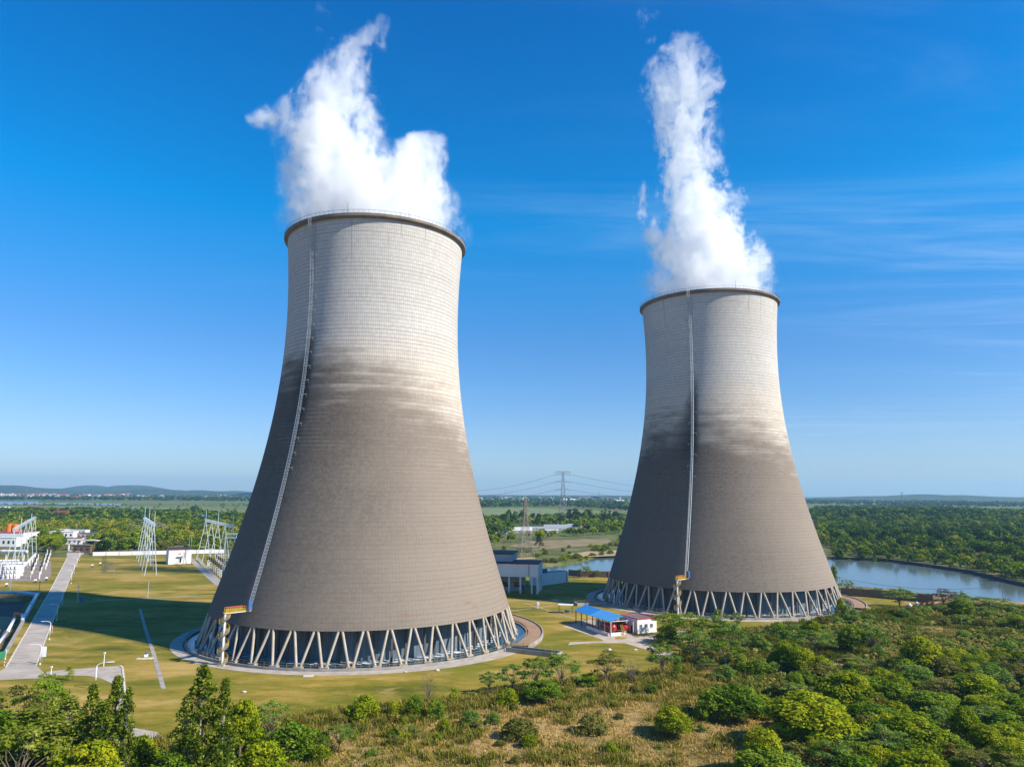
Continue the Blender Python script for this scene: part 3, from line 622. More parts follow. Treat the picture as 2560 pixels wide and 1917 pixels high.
# ------------------------------------------------------------------ steam
def fcurve(t, x, pts):
    n = t.nodes.new('ShaderNodeFloatCurve'); c = n.mapping.curves[0]
    while len(c.points) < len(pts): c.points.new(.5, .5)
    for p, (a, b_) in zip(c.points, pts): p.location = (a, b_); p.handle_type = 'AUTO'
    n.mapping.update(); t.links.new(x, n.inputs[1]); return n.outputs[0]
def plume(i, label, lobes, wisps, seed, zr, dens):
    "lobes: lists of (z, centre offset from tower axis, radius); wisps: (x, z, rx, rz)"
    cx, cy_ = TOW[i]; z0, z1 = zr
    mb = MB()
    for L in lobes:
        zs = np.linspace(L[0][0], L[-1][0], 26); cs = np.interp(zs, [q[0] for q in L], [q[1] for q in L]); rs = np.interp(zs, [q[0] for q in L], [q[2] for q in L])
        n = 24; P = []; fs = []
        for z, c, r in zip(zs, cs, rs):
            rr = r * 1.26 + 1.5 + 2.2 * smooth(z, TH + 4, TH + 40)
            if z < TH + 1: rr = min(rr, 28.5)
            for k in range(n): P.append((c + rr * math.cos(2 * math.pi * k / n), rr * math.sin(2 * math.pi * k / n) * .97, z))
        for j in range(len(zs) - 1):
            for k in range(n): fs.append((j * n + k, j * n + (k + 1) % n, (j + 1) * n + (k + 1) % n, (j + 1) * n + k))
        fs.append(tuple(range(n - 1, -1, -1))); fs.append(tuple(range((len(zs) - 1) * n, len(zs) * n))); mb.add(P, fs)
    for (x, z, rx, rz) in wisps:
        P = []; fs = []; n, k_ = 14, 9
        for j in range(k_):
            ph = math.pi * (j + .5) / k_ - math.pi / 2
            for k in range(n): P.append((x + rx * 1.15 * math.cos(ph) * math.cos(2 * math.pi * k / n), rx * 1.15 * math.cos(ph) * math.sin(2 * math.pi * k / n), z + rz * 1.15 * math.sin(ph)))
        for j in range(k_ - 1):
            for k in range(n): fs.append((j * n + k, j * n + (k + 1) % n, (j + 1) * n + (k + 1) % n, (j + 1) * n + k))
        fs.append(tuple(range(n - 1, -1, -1))); fs.append(tuple(range((k_ - 1) * n, k_ * n))); mb.add(P, fs)
    m = bpy.data.materials.new('steam'); m.use_nodes = True; t = m.node_tree; t.nodes.clear(); out = t.nodes.new('ShaderNodeOutputMaterial')
    o = mb.build('steam_plume', m); o.location = (cx, cy_, 0)
    md = o.modifiers.new('union', 'REMESH'); md.mode = 'VOXEL'; md.voxel_size = 1.6
    dg = bpy.context.evaluated_depsgraph_get(); me = bpy.data.meshes.new_from_object(o.evaluated_get(dg)); o.modifiers.clear(); o.data = me; me.name = 'steam_plume'
    me.materials.clear(); me.materials.append(m)
    tc = t.nodes.new('ShaderNodeTexCoord'); v = tc.outputs['Object']
    # swirl the coordinates a little so edges curl
    w1 = t.nodes.new('ShaderNodeTexNoise'); w1.inputs['Scale'].default_value = .055; w1.inputs['Detail'].default_value = 1.5; t.links.new(mapping(t, v, (1, 1, .75), (seed, 0, 0)), w1.inputs['Vector'])
    off = t.nodes.new('ShaderNodeVectorMath'); off.operation = 'SUBTRACT'; t.links.new(w1.outputs['Color'], off.inputs[0]); off.inputs[1].default_value = (.5, .5, .5)
    s0 = t.nodes.new('ShaderNodeSeparateXYZ'); t.links.new(v, s0.inputs[0])
    hgt = sstep(t, s0.outputs[2], TH, TH + 45)
    sca = t.nodes.new('ShaderNodeVectorMath'); sca.operation = 'SCALE'; t.links.new(off.outputs[0], sca.inputs[0]); t.links.new(mth(t, 'MULTIPLY', hgt, 13), sca.inputs['Scale'])
    ad = t.nodes.new('ShaderNodeVectorMath'); ad.operation = 'ADD'; t.links.new(v, ad.inputs[0]); t.links.new(sca.outputs[0], ad.inputs[1])
    s = t.nodes.new('ShaderNodeSeparateXYZ'); t.links.new(ad.outputs[0], s.inputs[0])
    zn = mth(t, 'DIVIDE', mth(t, 'SUBTRACT', s.outputs[2], z0), z1 - z0)
    base = None
    for L in lobes:
        q = [((a - z0) / (z1 - z0), c, r) for a, c, r in L]
        if q[0][0] > 0: q = [(0, q[0][1], 0.1)] + q
        if q[-1][0] < 1: q = q + [(min(1, q[-1][0] + .03), q[-1][1], .05), (1, q[-1][1], .05)]
        c = mth(t, 'MULTIPLY', mth(t, 'SUBTRACT', fcurve(t, zn, [(a, c_ / 80 + .5) for a, c_, r in q]), .5), 80)
        r = mth(t, 'MAXIMUM', mth(t, 'MULTIPLY', fcurve(t, zn, [(a, r / 40) for a, c_, r in q]), 40 * 1.16), .6)
        dx = mth(t, 'SUBTRACT', s.outputs[0], c); d = mth(t, 'SQRT', mth(t, 'ADD', mth(t, 'MULTIPLY', dx, dx), mth(t, 'MULTIPLY', s.outputs[1], s.outputs[1])))
        b_ = mth(t, 'SUBTRACT', 1.0, mth(t, 'DIVIDE', d, r)); b_ = mth(t, 'MULTIPLY', b_, 1.15); base = b_ if base is None else mth(t, 'MAXIMUM', base, b_)
    for (x, z, rx, rz) in wisps:
        a = mth(t, 'DIVIDE', mth(t, 'SUBTRACT', s.outputs[0], x), rx); b2 = mth(t, 'DIVIDE', s.outputs[1], rx); c2 = mth(t, 'DIVIDE', mth(t, 'SUBTRACT', s.outputs[2], z), rz)
        d = mth(t, 'SQRT', mth(t, 'ADD', mth(t, 'MULTIPLY', a, a), mth(t, 'ADD', mth(t, 'MULTIPLY', b2, b2), mth(t, 'MULTIPLY', c2, c2))))
        base = mth(t, 'MAXIMUM', base, mth(t, 'MULTIPLY', mth(t, 'SUBTRACT', .8, d), .62))
    nz = noise(t, mapping(t, ad.outputs[0], (1, 1, .7), (seed * 3, 1, 0)), .10, 7, .66)
    amp = mth(t, 'ADD', mth(t, 'MULTIPLY', sstep(t, s.outputs[2], TH + 2, TH + 62), dens[2]), .75)
    val = mth(t, 'ADD', base, mth(t, 'MULTIPLY', mth(t, 'SUBTRACT', nz, dens[3]), mth(t, 'MULTIPLY', amp, 3.2)))
    nf = noise(t, mapping(t, ad.outputs[0], (1, 1, .8), (seed, 5, 2)), .34, 4, .6)
    val = mth(t, 'ADD', val, mth(t, 'MULTIPLY', mth(t, 'SUBTRACT', nf, .5), mth(t, 'MULTIPLY', amp, 1.15)))
    k = mth(t, 'POWER', sstep(t, val, .02, .80), 1.35)
    # nothing outside the hull
    k = mth(t, 'MULTIPLY', k, sstep(t, base, -.10, .10))
    k = mth(t, 'MULTIPLY', k, mth(t, 'ADD', .4, mth(t, 'MULTIPLY', sstep(t, s.outputs[2], zr[1] - (4 if i == 0 else 28), zr[1] - (40 if i == 0 else 65)), .6)))
    dm = mth(t, 'ADD', mth(t, 'MULTIPLY', sstep(t, s.outputs[2], TH + 85, TH + 5), dens[0] - dens[1]), dens[1])
    pv = t.nodes.new('ShaderNodeVolumePrincipled'); pv.inputs['Color'].default_value = (.962, .976, .993, 1); pv.inputs['Anisotropy'].default_value = .0; pv.inputs['Density Attribute'].default_value = ''
    t.links.new(mth(t, 'MULTIPLY', k, dm), pv.inputs['Density']); t.links.new(pv.outputs[0], out.inputs['Volume'])
    m.cycles.volume_step_rate = STEP; m.cycles.homogeneous_volume = False
    return tag(o, label, 'steam plume', 'steam plumes above the towers')
STEP = .13
plume(0, 'wide two-lobed white steam plume rising from the nearer tower',
      [[(118, 0, 27.5), (130, -.5, 28.2), (141, -1.8, 28.2), (151, -5, 25.5), (162, -13, 19.5), (168, -17, 17.5), (174, -19, 16.8), (179, -18.5, 15.5), (184.5, -17.5, 13.5), (190, -15, 11), (197, -14.5, 9.6), (202, -12.5, 9.4), (207, -7.5, 7.6), (213, -3, 5.6), (219, -1.5, 3.2)],
       [(128, 5, 18), (141, 8, 20), (151, 6.5, 18), (157, 7.5, 14.5), (162.5, 11.5, 11), (168, 13.5, 8), (172, 16, 4.5)]],
      [(-41, 177.5, 7, 5.5), (-22.5, 219, 4.2, 5.5), (-26, 213, 3, 3)], 1.7, (116, 226), (.22, .11, .75, .512))
plume(1, 'tall narrow white steam plume rising from the farther tower',
      [[(118, 0, 27.5), (130, .5, 28.2), (146, 0, 27), (155, -1, 25), (164, -3.5, 21.5), (173, -3.4, 17.5), (182, -3.5, 15), (191, -5.3, 14.5), (200, -5.6, 15), (209, -7.5, 15), (218, -8.3, 14.6), (227, -7.6, 14.6), (237, -9.5, 17), (246, -10.5, 17), (253, -8, 13), (260, -7, 8), (268, -8, 3)]],
      [(-24, 275, 8, 9), (-24, 263, 5, 5), (-29, 178, 7, 14), (16, 182, 6, 12)], 5.1, (116, 290), (.22, .10, 1.55, .53))
# ------------------------------------------------------------------ buildings and equipment
M_WALL = mat('white_render', (.82, .79, .77), .85, c2=(.72, .69, .67), scale=.25)
M_WALLG = mat('grey_render', (.52, .50, .50), .85, c2=(.42, .41, .41), scale=.25)
M_ROOFG = mat('felt_roof', (.16, .14, .12), .9, c2=(.10, .09, .08), scale=.4)
M_ROOFD = mat('dark_roof', (.035, .037, .05), .7, scale=.4)
M_TRIM = mat('red_trim', (.42, .05, .10), .6)
M_GLASS = mat('window_glass', (.03, .045, .05), .12, spec=.8)
M_BRICK = mat('old_brick_wall', (.17, .13, .11), .9, c2=(.10, .08, .07), scale=.8)
M_PILL = mat('red_brick_pillar', (.26, .10, .07), .9, scale=1)
M_BLUER = mat('blue_sheet_roof', (.03, .22, .62), .35, c2=(.03, .19, .55), scale=.3)
M_BLUER2 = mat('light_blue_sheet_roof', (.09, .32, .68), .35, c2=(.08, .29, .62), scale=.3)
M_REDT = mat('red_tank_paint', (.50, .02, .02), .3, spec=.6)
M_TEAL = mat('teal_roof', (.03, .16, .2), .4)
M_STEELB = mat('pale_blue_steel', (.55, .64, .70), .45, .2, c2=(.45, .53, .6), scale=.5)
M_INS = mat('brown_porcelain', (.05, .03, .028), .3)
M_ORANGE = mat('orange_tank_paint', (.75, .2, .02), .5)
M_GREEN = mat('green_mesh', (.03, .2, .09), .6)
M_RUST = mat('weathered_galvanised', (.30, .26, .22), .6, .4, c2=(.22, .19, .16), scale=.3)
M_FAR = mat('dull_galvanised', (.22, .24, .27), .6, .3)
M_WIRE = mat('dark_wire', (.06, .06, .065), .5)
def frame(A, B):
    A = np.array(A[:2]); B = np.array(B[:2]); d = B - A; return math.atan2(d[1], d[0]), float(np.linalg.norm(d))
def window(parent, c, w, h, nrm, m=M_WHITE):
    "window with frame and panes in a wall facing -y (local)"
    mb = MB(); x, y, z = c
    for (dx, dz, ww, hh) in ((0, h / 2, w + .12, .1), (0, -h / 2, w + .12, .1), (-w / 2, 0, .1, h - .1), (w / 2, 0, .1, h - .1), (0, 0, .07, h - .1)): mb.box((x + dx, y - .03, z + dz), (ww, .1, hh))
    f = mb.build('window', m, parent); p = MB(); p.box((x, y + .02, z), (w, .06, h)); p.build('pane', M_GLASS, f); return f

# pump house: closed upper storey on open columns
A = G(1345.5, 1485); rz = R(-9); T = thing('pump_house', 'long two-tiered white pump house on columns behind the nearer tower', 'building', (A[0], A[1], 0), rz)
LW, DP = 40, 17
mb = MB(); mb.box((-LW / 2, DP / 2, 10.2), (LW, DP, 5.6)); mb.build('upper_storey', M_WALL, T)
mb = MB(); mb.box((-LW / 2, DP / 2, 13.15), (LW + .3, DP + .3, .32)); mb.build('parapet', M_TRIM, T)
mb = MB(); mb.box((-LW / 2, DP / 2, 13.42), (LW - .4, DP - .4, .3)); mb.build('roof', M_ROOFD, T)
mb = MB(); mb.box((-LW / 2 - 7, DP / 2 + 6, 15.2), (LW - 12, DP, 3.4)); mb.build('roof_storey', M_WALLG, T)
mb = MB(); mb.box((-LW / 2 - 7, DP / 2 + 6, 17.1), (LW - 11, DP + .8, .5)); mb.build('roof_slab', M_ROOFD, T)
for x in (-.6, -3.6): pass
for x in (-.45, -3.0, -8.2, -13.4, -18.6, -23.8, -29):
    mb = MB(); mb.box((x, .5, 3.7), (.7, .7, 7.4)); mb.build('column', M_WALL, T)
for y in (5.5, 10.5, 16.2):
    mb = MB(); mb.box((-.45, y, 3.7), (.7, .7, 7.4)); mb.build('column', M_WALL, T)
mb = MB(); mb.box((-LW / 2 - 3, 9, 3.7), (LW - 8, .4, 7.4)); mb.build('back_wall', M_WALLG, T)
for x, w in ((-11, 2.4), (-16.5, 2.6), (-22, 2.4)): window(T, (x, 8.75, 3.0), w, 2.2, None, M_DARK)
mb = MB(); mb.box((-8, 8.75, 1.5), (1.2, .1, 2.6)); mb.build('door', M_TEAL, T)
for x in (-4.2, -26): mb = MB(); mb.cyl((x, -.12, 7.4), (x, -.12, 13), .1, n=6); mb.build('downpipe', M_DARK, T)
mb = MB()
for x in np.arange(-28, -7, 1.6): mb.cyl((x, -.3, 0), (x, -.3, 1.1), .05, n=4)
for z in (.55, 1.1): mb.cyl((-28, -.3, z), (-8, -.3, z), .05, n=4)
mb.build('yard_railing', M_YELD, T)
mb = MB(); mb.cyl((-20, 5, 6.8), (-15.5, 5, 1.0), .35, n=8); mb.build('pipe', M_WALLG, T)
# low white building with teal panels
A = G(1367, 1462); B = G(1421, 1455); rz, L = frame(A, B); T = thing('white_shed', 'low white flat shed with teal roof beside the pump house', 'building', (A[0], A[1], 0), rz)
mb = MB(); mb.box((L / 2 - 3, 3, 2.8), (L + 6, 6, 5.6)); mb.build('wall', M_WALL, T); mb = MB(); mb.box((L / 2 - 3, 3.3, 5.75), (L + 5, 5.0, .25)); mb.build('roof', M_TEAL, T); mb = MB(); mb.cyl((L - 1.6, -.12, 0), (L - 1.6, -.12, 5.6), .12, n=6); mb.build('downpipe', M_DARK, T)
for k in range(4): mb = MB(); mb.box((k * 2.6 - 4, 4.5, 6.6), (1.9, 1.5, 1.4)); mb.build('cooling_unit', M_TEAL, T)

# perimeter fences
def fence(pts, h, label, panel, pillar, step, pw=.5, name='perimeter_wall', cap=None):
    P = [np.array(p) for p in pts]; T = thing(name, label, 'wall', (P[0][0], P[0][1], 0)); o = P[0]; mb = MB(); pb = MB()
    for a, b in zip(P[:-1], P[1:]):
        d = b - a; L = np.linalg.norm(d); r_ = math.atan2(d[1], d[0]); m_ = (a + b) / 2 - o; z = 0; mb.box((m_[0], m_[1], h / 2 - .3), (L, .3, h + .6), r_)
        n = max(1, int(round(L / step)))
        for k in range(n): q = a + d * k / n - o; pb.box((q[0], q[1], h / 2), (pw, .5, h + .3), r_)
    mb.build('wall_panels', panel, T); pb.build('pillars', pillar, T); return T
fence([G(*q) for q in ((1423, 1438), (1452, 1441), (1522, 1443), (1600, 1443))], 3.2, 'brick river wall with red pillars left of the farther tower', M_BRICK, M_PILL, 8)
fence([G(*q) for q in ((1960, 1470), (2094, 1487), (2180, 1493), (2260, 1500), (2334, 1507))], 3.4, 'old brown brick river wall right of the farther tower', M_BRICK, M_BRICK, 6)
fence([G(*q) for q in ((232, 1389), (330, 1387), (420, 1385), (560, 1382))], 2.6, 'long white yard wall behind the middle gantry', M_WALL, M_WALLG, 9)
for (x, yb, yt, lab) in ((2275, 1525, 1511, 'left one of two round white gate pillars near the river'), (2292.7, 1519, 1507, 'right one of two round white gate pillars near the river')):
    p = G(x, yb); h = HGT(x, yb, yt); T = thing('gate_pillar', lab, 'pillar', (p[0], p[1], -.2), 0, 'white gate pillars'); mb = MB(); mb.cyl((0, 0, 0), (0, 0, h), .8, n=12); mb.build('shaft', M_WHITE, T); mb = MB(); mb.cyl((0, 0, h), (0, 0, h + .25), .95, n=12); mb.cyl((0, 0, h + .25), (0, 0, h + .8), .6, .2, n=12); mb.build('cap', M_WHITE, T)
for (a, b, lab) in (((2255, 1525), (2272, 1525), 'short pink wall left of the white gate pillars'), ((2296, 1518), (2345, 1512), 'pink wall right of the white gate pillars')):
    rz, L = frame(G(*a), G(*b)); p = G(*a); T = thing('gate_wall', lab, 'wall', (p[0], p[1], -.2), rz); mb = MB(); mb.box((L / 2, 0, .9), (L, .3, 1.8)); mb.build('wall_panel', mat('pink_render', (.42, .24, .18), .9), T); mb = MB(); mb.box((L / 2, 0, 1.88), (L, .45, .15)); mb.build('coping', M_PILL, T)

# blue roofed tank shed
A = G(1527.5, 1590); B = G(1440, 1559); C = G(1577.6, 1583.7); rz, L = frame(A, B); Wd = float(np.linalg.norm(C - A)); eh = 4.6
T = thing('tank_shed', 'open shed with bright blue gable roof over red tanks', 'shed', (A[0], A[1], 0), rz)   # local x: along the ridge, y: across (negative = far side)
for k in range(7):
    x = L * k / 6
    for y in (0, -Wd):
        mb = MB(); mb.box((x, y, eh / 2), (.22, .22, eh)); mb.build('post', M_STEELB if k < 2 else M_DARK, T)
rh = 6.1; ov = .5
for s_, mm in ((0, M_BLUER2), (1, M_BLUER)):
    x0, x1 = (-.6, L * .55) if s_ == 0 else (L * .55, L + .6)
    for sg in (0, 1):
        y0 = ov if sg == 0 else -Wd - ov; yr_ = -Wd / 2; z0 = eh - .1
        mb = MB(); mb.add([(x0, y0, z0), (x1, y0, z0), (x1, yr_, rh), (x0, yr_, rh), (x0, y0, z0 + .1), (x1, y0, z0 + .1), (x1, yr_, rh + .1), (x0, yr_, rh + .1)], [(0, 1, 2, 3), (7, 6, 5, 4), (0, 4, 5, 1), (3, 2, 6, 7), (0, 3, 7, 4), (1, 5, 6, 2)]); mb.build('roof_panel', mm, T)
for x in (0, L * .5, L):
    mb = MB(); mb.cyl((x, 0, eh - .15), (x, -Wd, eh - .15), .07, n=5); mb.cyl((x, 0, eh - .1), (x, -Wd / 2, rh - .12), .07, n=5); mb.cyl((x, -Wd, eh - .1), (x, -Wd / 2, rh - .12), .07, n=5); mb.cyl((x, -Wd / 2, eh - .15), (x, -Wd / 2, rh - .12), .05, n=5)
    for q in (.25, .75): mb.cyl((x, -Wd * q, eh - .15), (x, -Wd * q, eh + (rh - eh) * .45), .05, n=4)
    mb.build('roof_truss', M_STEELB, T)
def world(T, p):
    ca, sa = math.cos(T.rotation_euler.z), math.sin(T.rotation_euler.z); return (T.location.x + p[0] * ca - p[1] * sa, T.location.y + p[0] * sa + p[1] * ca, p[2])
for k, (y, lab) in enumerate(((-2.0, 'front red horizontal tank under the blue shed roof'), (-Wd + 1.9, 'rear red horizontal tank under the blue shed roof'))):
    p = world(T, (1.6, y, 0)); t_ = thing('pressure_tank', lab, 'tank', p, rz, 'red tanks in the blue shed')
    mb = MB(); r_ = 1.2; pr = [(0.01, -.55), (.55, -.45), (.95, -.25), (r_, 0.05), (r_, 6.5), (.95, 6.8), (.55, 7.0), (.01, 7.1)]; n = 20; P = []; fs = []
    for rr, xx in pr:
        for q in range(n): P.append((xx, rr * math.cos(2 * math.pi * q / n), 2.1 + rr * math.sin(2 * math.pi * q / n)))
    for j in range(len(pr) - 1):
        for q in range(n): fs.append((j * n + q, j * n + (q + 1) % n, (j + 1) * n + (q + 1) % n, (j + 1) * n + q))
    mb.add(P, fs); mb.build('vessel', M_REDT, t_, True)
    for x in (1.2, 5.2): mb = MB(); mb.box((x, 0, .6), (.5, 1.8, 1.2)); mb.build('saddle', M_CONC, t_)
    mb = MB(); mb.cyl((3.3, 0, 3.2), (3.3, 0, 3.8), .18, n=8); mb.build('valve', M_YEL, t_)
p = world(T, (.3, -Wd * .55, 0)); t_ = thing('tank_stair', 'small yellow stair between the red tanks', 'stair', p, rz); mb = MB()
for s_ in (-.4, .4): mb.cyl((-1.3, s_, 0), (1.0, s_, 3.2), .09, n=5)
mb.build('stringer', M_YEL, t_); mb = MB()
for k in range(9): mb.box((-1.2 + .25 * k, 0, .2 + .35 * k), (.25, .75, .06))
mb.build('tread', M_YELD, t_)
for (a, b, lab) in (((-.4, .2), (-.4, -Wd + 3), 'low white bund wall at the gable end of the blue shed'), ((0, .25), (L * .62, .25), 'low white bund wall along the front of the blue shed')):
    p = world(T, (a[0], a[1], 0)); r2, l2 = frame(world(T, (*a, 0)), world(T, (*b, 0))); t_ = thing('bund_wall', lab, 'wall', p, r2); mb = MB(); mb.box((l2 / 2, .5, .5), (l2, .2, 1.0)); mb.build('wall_panel', M_WALL, t_); mb = MB()
    for q in np.arange(0, l2 + .1, 1.5): mb.cyl((q, .5, 1), (q, .5, 1.7), .04, n=4)
    mb.cyl((0, .5, 1.68), (l2, .5, 1.68), .04, n=4); mb.build('rail', M_YELD, t_)
for k, (x, y, s_) in enumerate(((9, -3, 1.6), (12, -3, 1.4), (15.5, -4.4, 1.7), (12.5, -6, 1.2))):
    p = world(T, (x, y, 0)); t_ = thing('storage_drum', ('white upright drum behind the red tanks', 'second white upright drum behind the red tanks', 'wide white drum at the far end of the blue shed', 'small white drum at the back of the blue shed')[k], 'drum', p, 0, 'white drums in the blue shed'); mb = MB(); mb.cyl((0, 0, 0), (0, 0, s_ * 1.2), s_ * .6, n=16); mb.build('drum_body', M_WHITE, t_); mb = MB(); mb.cyl((0, 0, s_ * 1.2), (0, 0, s_ * 1.4), s_ * .6, s_ * .15, n=16); mb.build('lid', M_WHITE, t_)
# white control house
A = G(1593.9, 1583.7); B = G(1641.8, 1579); rz, L = frame(A, B); D = 9.5; T = thing('control_house', 'small white flat roofed house with red trim beside the blue shed', 'house', (A[0], A[1], 0), rz)
mb = MB(); mb.box((L / 2, D / 2, 2.2), (L, D, 4.4)); mb.build('wall', M_WALL, T)
mb = MB()
for c, d in (((L / 2, .05, 4.55), (L + .3, .4, .34)), ((L / 2, D - .05, 4.55), (L + .3, .4, .34)), ((.05, D / 2, 4.55), (.4, D - .5, .34)), ((L - .05, D / 2, 4.55), (.4, D - .5, .34))): mb.box(c, d)
mb.build('parapet', M_TRIM, T); mb = MB(); mb.box((L / 2, D / 2, 4.43), (L - .5, D - .5, .1)); mb.build('roof', M_ROOFG, T)
for x in (1.35, 3.5, 5.6): window(T, (x, -.02, 2.2), 1.1, 1.4, None)
mb = MB(); mb.box((-.03, 3, 1.1), (.08, 1.0, 2.2)); mb.build('door', M_DARK, T)
# little shelter and cabinet on the lawn
p = G(1414, 1532); T = thing('equipment_shelter', 'tiny white roofed shelter on the lawn behind the blue shed', 'shelter', (p[0], p[1], 0), -.25)
mb = MB()
mb.box((0, 0, 3.1), (5.6, 3.2, .14)); mb.build('roof', M_WHITE, T)
for x in (-2.5, 2.5):
    for y in (-1.4, 1.4): mb = MB(); mb.cyl((x, y, 0), (x, y, 3.05), .07, n=6); mb.build('post', M_DARK, T)
p = world(T, (.7, 0, 0)); T2 = thing('pump_set', 'grey pump set under the tiny white shelter', 'pump', p, -.2); mb = MB(); mb.box((0, 0, .15), (2.6, 1.2, .3)); mb.build('base_frame', M_CONC, T2); mb = MB(); mb.cyl((-1, 0, .8), (.6, 0, .8), .45, n=12); mb.cyl((.6, 0, .8), (1.1, 0, .8), .25, n=10); mb.build('motor_body', M_TEAL, T2)
p = G(1344.5, 1521); T = thing('instrument_cabinet', 'white instrument cabinet on a post beside the thin footpath', 'cabinet', (p[0], p[1], 0), .3); mb = MB(); mb.cyl((0, 0, 0), (0, 0, 1.2), .15, n=8); mb.build('post', M_WHITE, T); mb = MB(); mb.box((0, 0, 1.8), (1.0, .7, 1.3)); mb.build('box', M_WHITE, T); mb = MB(); mb.box((0, -.37, 1.8), (.8, .04, 1.0)); mb.build('door', M_WALLG, T)
# rocks and covers on the lawn
for k, (x, y, s_, lab) in enumerate(((1522, 1625, 1.0, 'pale boulder on the lawn below the lane'), (1588, 1625, .8, 'smaller pale boulder on the lawn below the lane'), (1093, 1676, .8, 'pale stone on the lawn just below the ring path'), (610, 1730, .7, 'pale stone on the lawn above the poplar'), (1013, 1680, .6, 'little pale stone by the ring path edge'))):
    p = G(x, y); bm = bmesh.new(); bmesh.ops.create_icosphere(bm, subdivisions=2, radius=1)
    for v in bm.verts: v.co *= 1 + random.uniform(-.22, .22); v.co.z *= .55
    me = bpy.data.meshes.new('boulder'); bm.to_mesh(me); bm.free(); me.materials.append(mat('pale_stone', (.5, .46, .4), .9)); o = bpy.data.objects.new('boulder', me); COL.objects.link(o); o.location = (p[0], p[1], .15 * s_); o.scale = (s_ * .75,) * 3; tag(o, lab, 'boulder')
for (x, y, w, lab) in ((771, 1690, 2.4, 'square concrete manhole slab below the ring path'), (362, 1646.5, 4.0, 'tan concrete slab beside the lawn drain'), (1388, 1500, 3, 'pale slab in the shade near the pump house')):
    p = G(x, y); mb = MB(); mb.box((0, 0, .1), (w, 1.6, .24), .1); o = mb.build('manhole_slab', M_KERB); o.location = (p[0], p[1], 0); tag(o, lab, 'slab')
p = G(365, 1643); T = thing('valve_unit', 'small blue and white valve unit on the tan slab', 'valve', (p[0], p[1], .2), .3); mb = MB(); mb.box((0, 0, .4), (.9, .7, .8)); mb.build('box', M_WHITE, T); mb = MB(); mb.cyl((0, 0, .8), (0, 0, 1.1), .5, n=10); mb.build('hand_wheel', M_BLUE, T)

# substation block
A = G(416 + 4, 1410.5); B = G(466.7, 1412); rz, L = frame(A, B); rz = .55; L = 46.5 * MPP(A); T = thing('relay_block', 'white windowless cube building beside the middle gantry', 'building', (A[0], A[1], 0), rz)
hB = HGT(440, 1411, 1374); D = 13
mb = MB(); mb.box((L / 2, D / 2, hB / 2), (L, D, hB)); mb.build('wall', M_WALL, T); mb = MB(); mb.box((L / 2, D / 2, hB + .25), (L + .4, D + .4, .5)); mb.build('parapet', M_ROOFD, T); mb = MB(); mb.box((L / 2, -.05, hB - .35), (L + .1, .12, .3)); mb.build('red_band', M_TRIM, T)
mb = MB(); mb.box((L * .53, -.05, 2.0), (.9, .12, 2.6)); mb.build('door', M_DARK, T); mb = MB(); mb.box((L * .5, -.6, 4.6), (3.6, 1.4, .3)); mb.build('canopy', M_WALLG, T); mb = MB(); mb.box((L * .5, -.3, 6.6), (1.6, .7, .25)); mb.build('canopy', M_WALLG, T)
for x in (.88, .97): mb = MB(); mb.cyl((L * x, 1, hB + .5), (L * x, 1, hB + 9), .08, n=5); mb.build('mast', M_STEELB, T)

# A-frame line gantries
def aframe(p, q, top, mb, r=.22):
    P, Q_, Tp = (Vector(v) for v in (p, q, top)); mb.cyl(P, Tp, r, r * .8, 7); mb.cyl(Q_, Tp, r, r * .8, 7)
    for f in (.32, .68): mb.cyl(P.lerp(Tp, f), Q_.lerp(Tp, f), r * .6, n=5)
def truss(mb, a, b, w=1.0, h=1.0, n=10, r=.08):
    a = Vector(a); b = Vector(b); d = (b - a).normalized(); s_ = Vector((-d.y, d.x, 0)) * w / 2; u = Vector((0, 0, h)); prev = None
    for k in range(n + 1):
        c = a.lerp(b, k / n); ring = [c - s_, c + s_, c + s_ + u, c - s_ + u]
        for i in range(4): mb.cyl(ring[i], ring[(i + 1) % 4], r * .7, n=4)
        if prev:
            for i in range(4): mb.cyl(prev[i], ring[i], r, n=4); mb.cyl(prev[i], ring[(i + 1) % 4], r * .6, n=4)
        prev = ring
def gantry(name, label, front, back, n, spread, h, masts, yaw_wires=None, mh=12):
    "row of n A-frames from front to back point (feet centre), legs spread across the row"
    f = np.array(front); b = np.array(back); d = (b - f) / np.linalg.norm(b - f); s_ = np.array([-d[1], d[0]]) * spread / 2
    T = thing(name, label, 'gantry', (f[0], f[1], 0), 0, 'switchyard line gantries'); tops = []
    for k in range(n):
        c = (b - f) * k / (n - 1); mb = MB(); tp = (c[0], c[1], h); tops.append(tp); aframe((c[0] - s_[0], c[1] - s_[1], 0), (c[0] + s_[0], c[1] + s_[1], 0), tp, mb); mb.build('a_frame', M_STEELB, T)
    for k in range(n - 1):
        mb = MB(); truss(mb, (*tops[k][:2], h - .2), (*tops[k + 1][:2], h - .2), 1.5, 1.3, 7); mb.build('beam', M_STEELB, T)
    for k in masts:
        mb = MB(); x, y, z = tops[k]; mb.cyl((x, y, z), (x, y, z + mh * .5), .2, .14, 6); mb.cyl((x, y, z + mh * .5), (x, y, z + mh), .08, .03, 5, 1); mb.build('lightning_mast', [M_STEELB, mat('rusty_rod', (.3, .2, .12), .7)], T)
    return T, tops, s_, d
hA = HGT(375, 1438, 1314)
T, tops, s_, d = gantry('line_gantry', 'middle pale steel gantry of five A-frames standing alone on the lawn', (G(361, 1438.4) + G(390.5, 1437.7)) / 2, (G(341, 1395) + G(366, 1396)) / 2, 5, float(np.linalg.norm(G(361, 1438.4) - G(390.5, 1437.7))), hA, (0, 2, 4), mh=15)
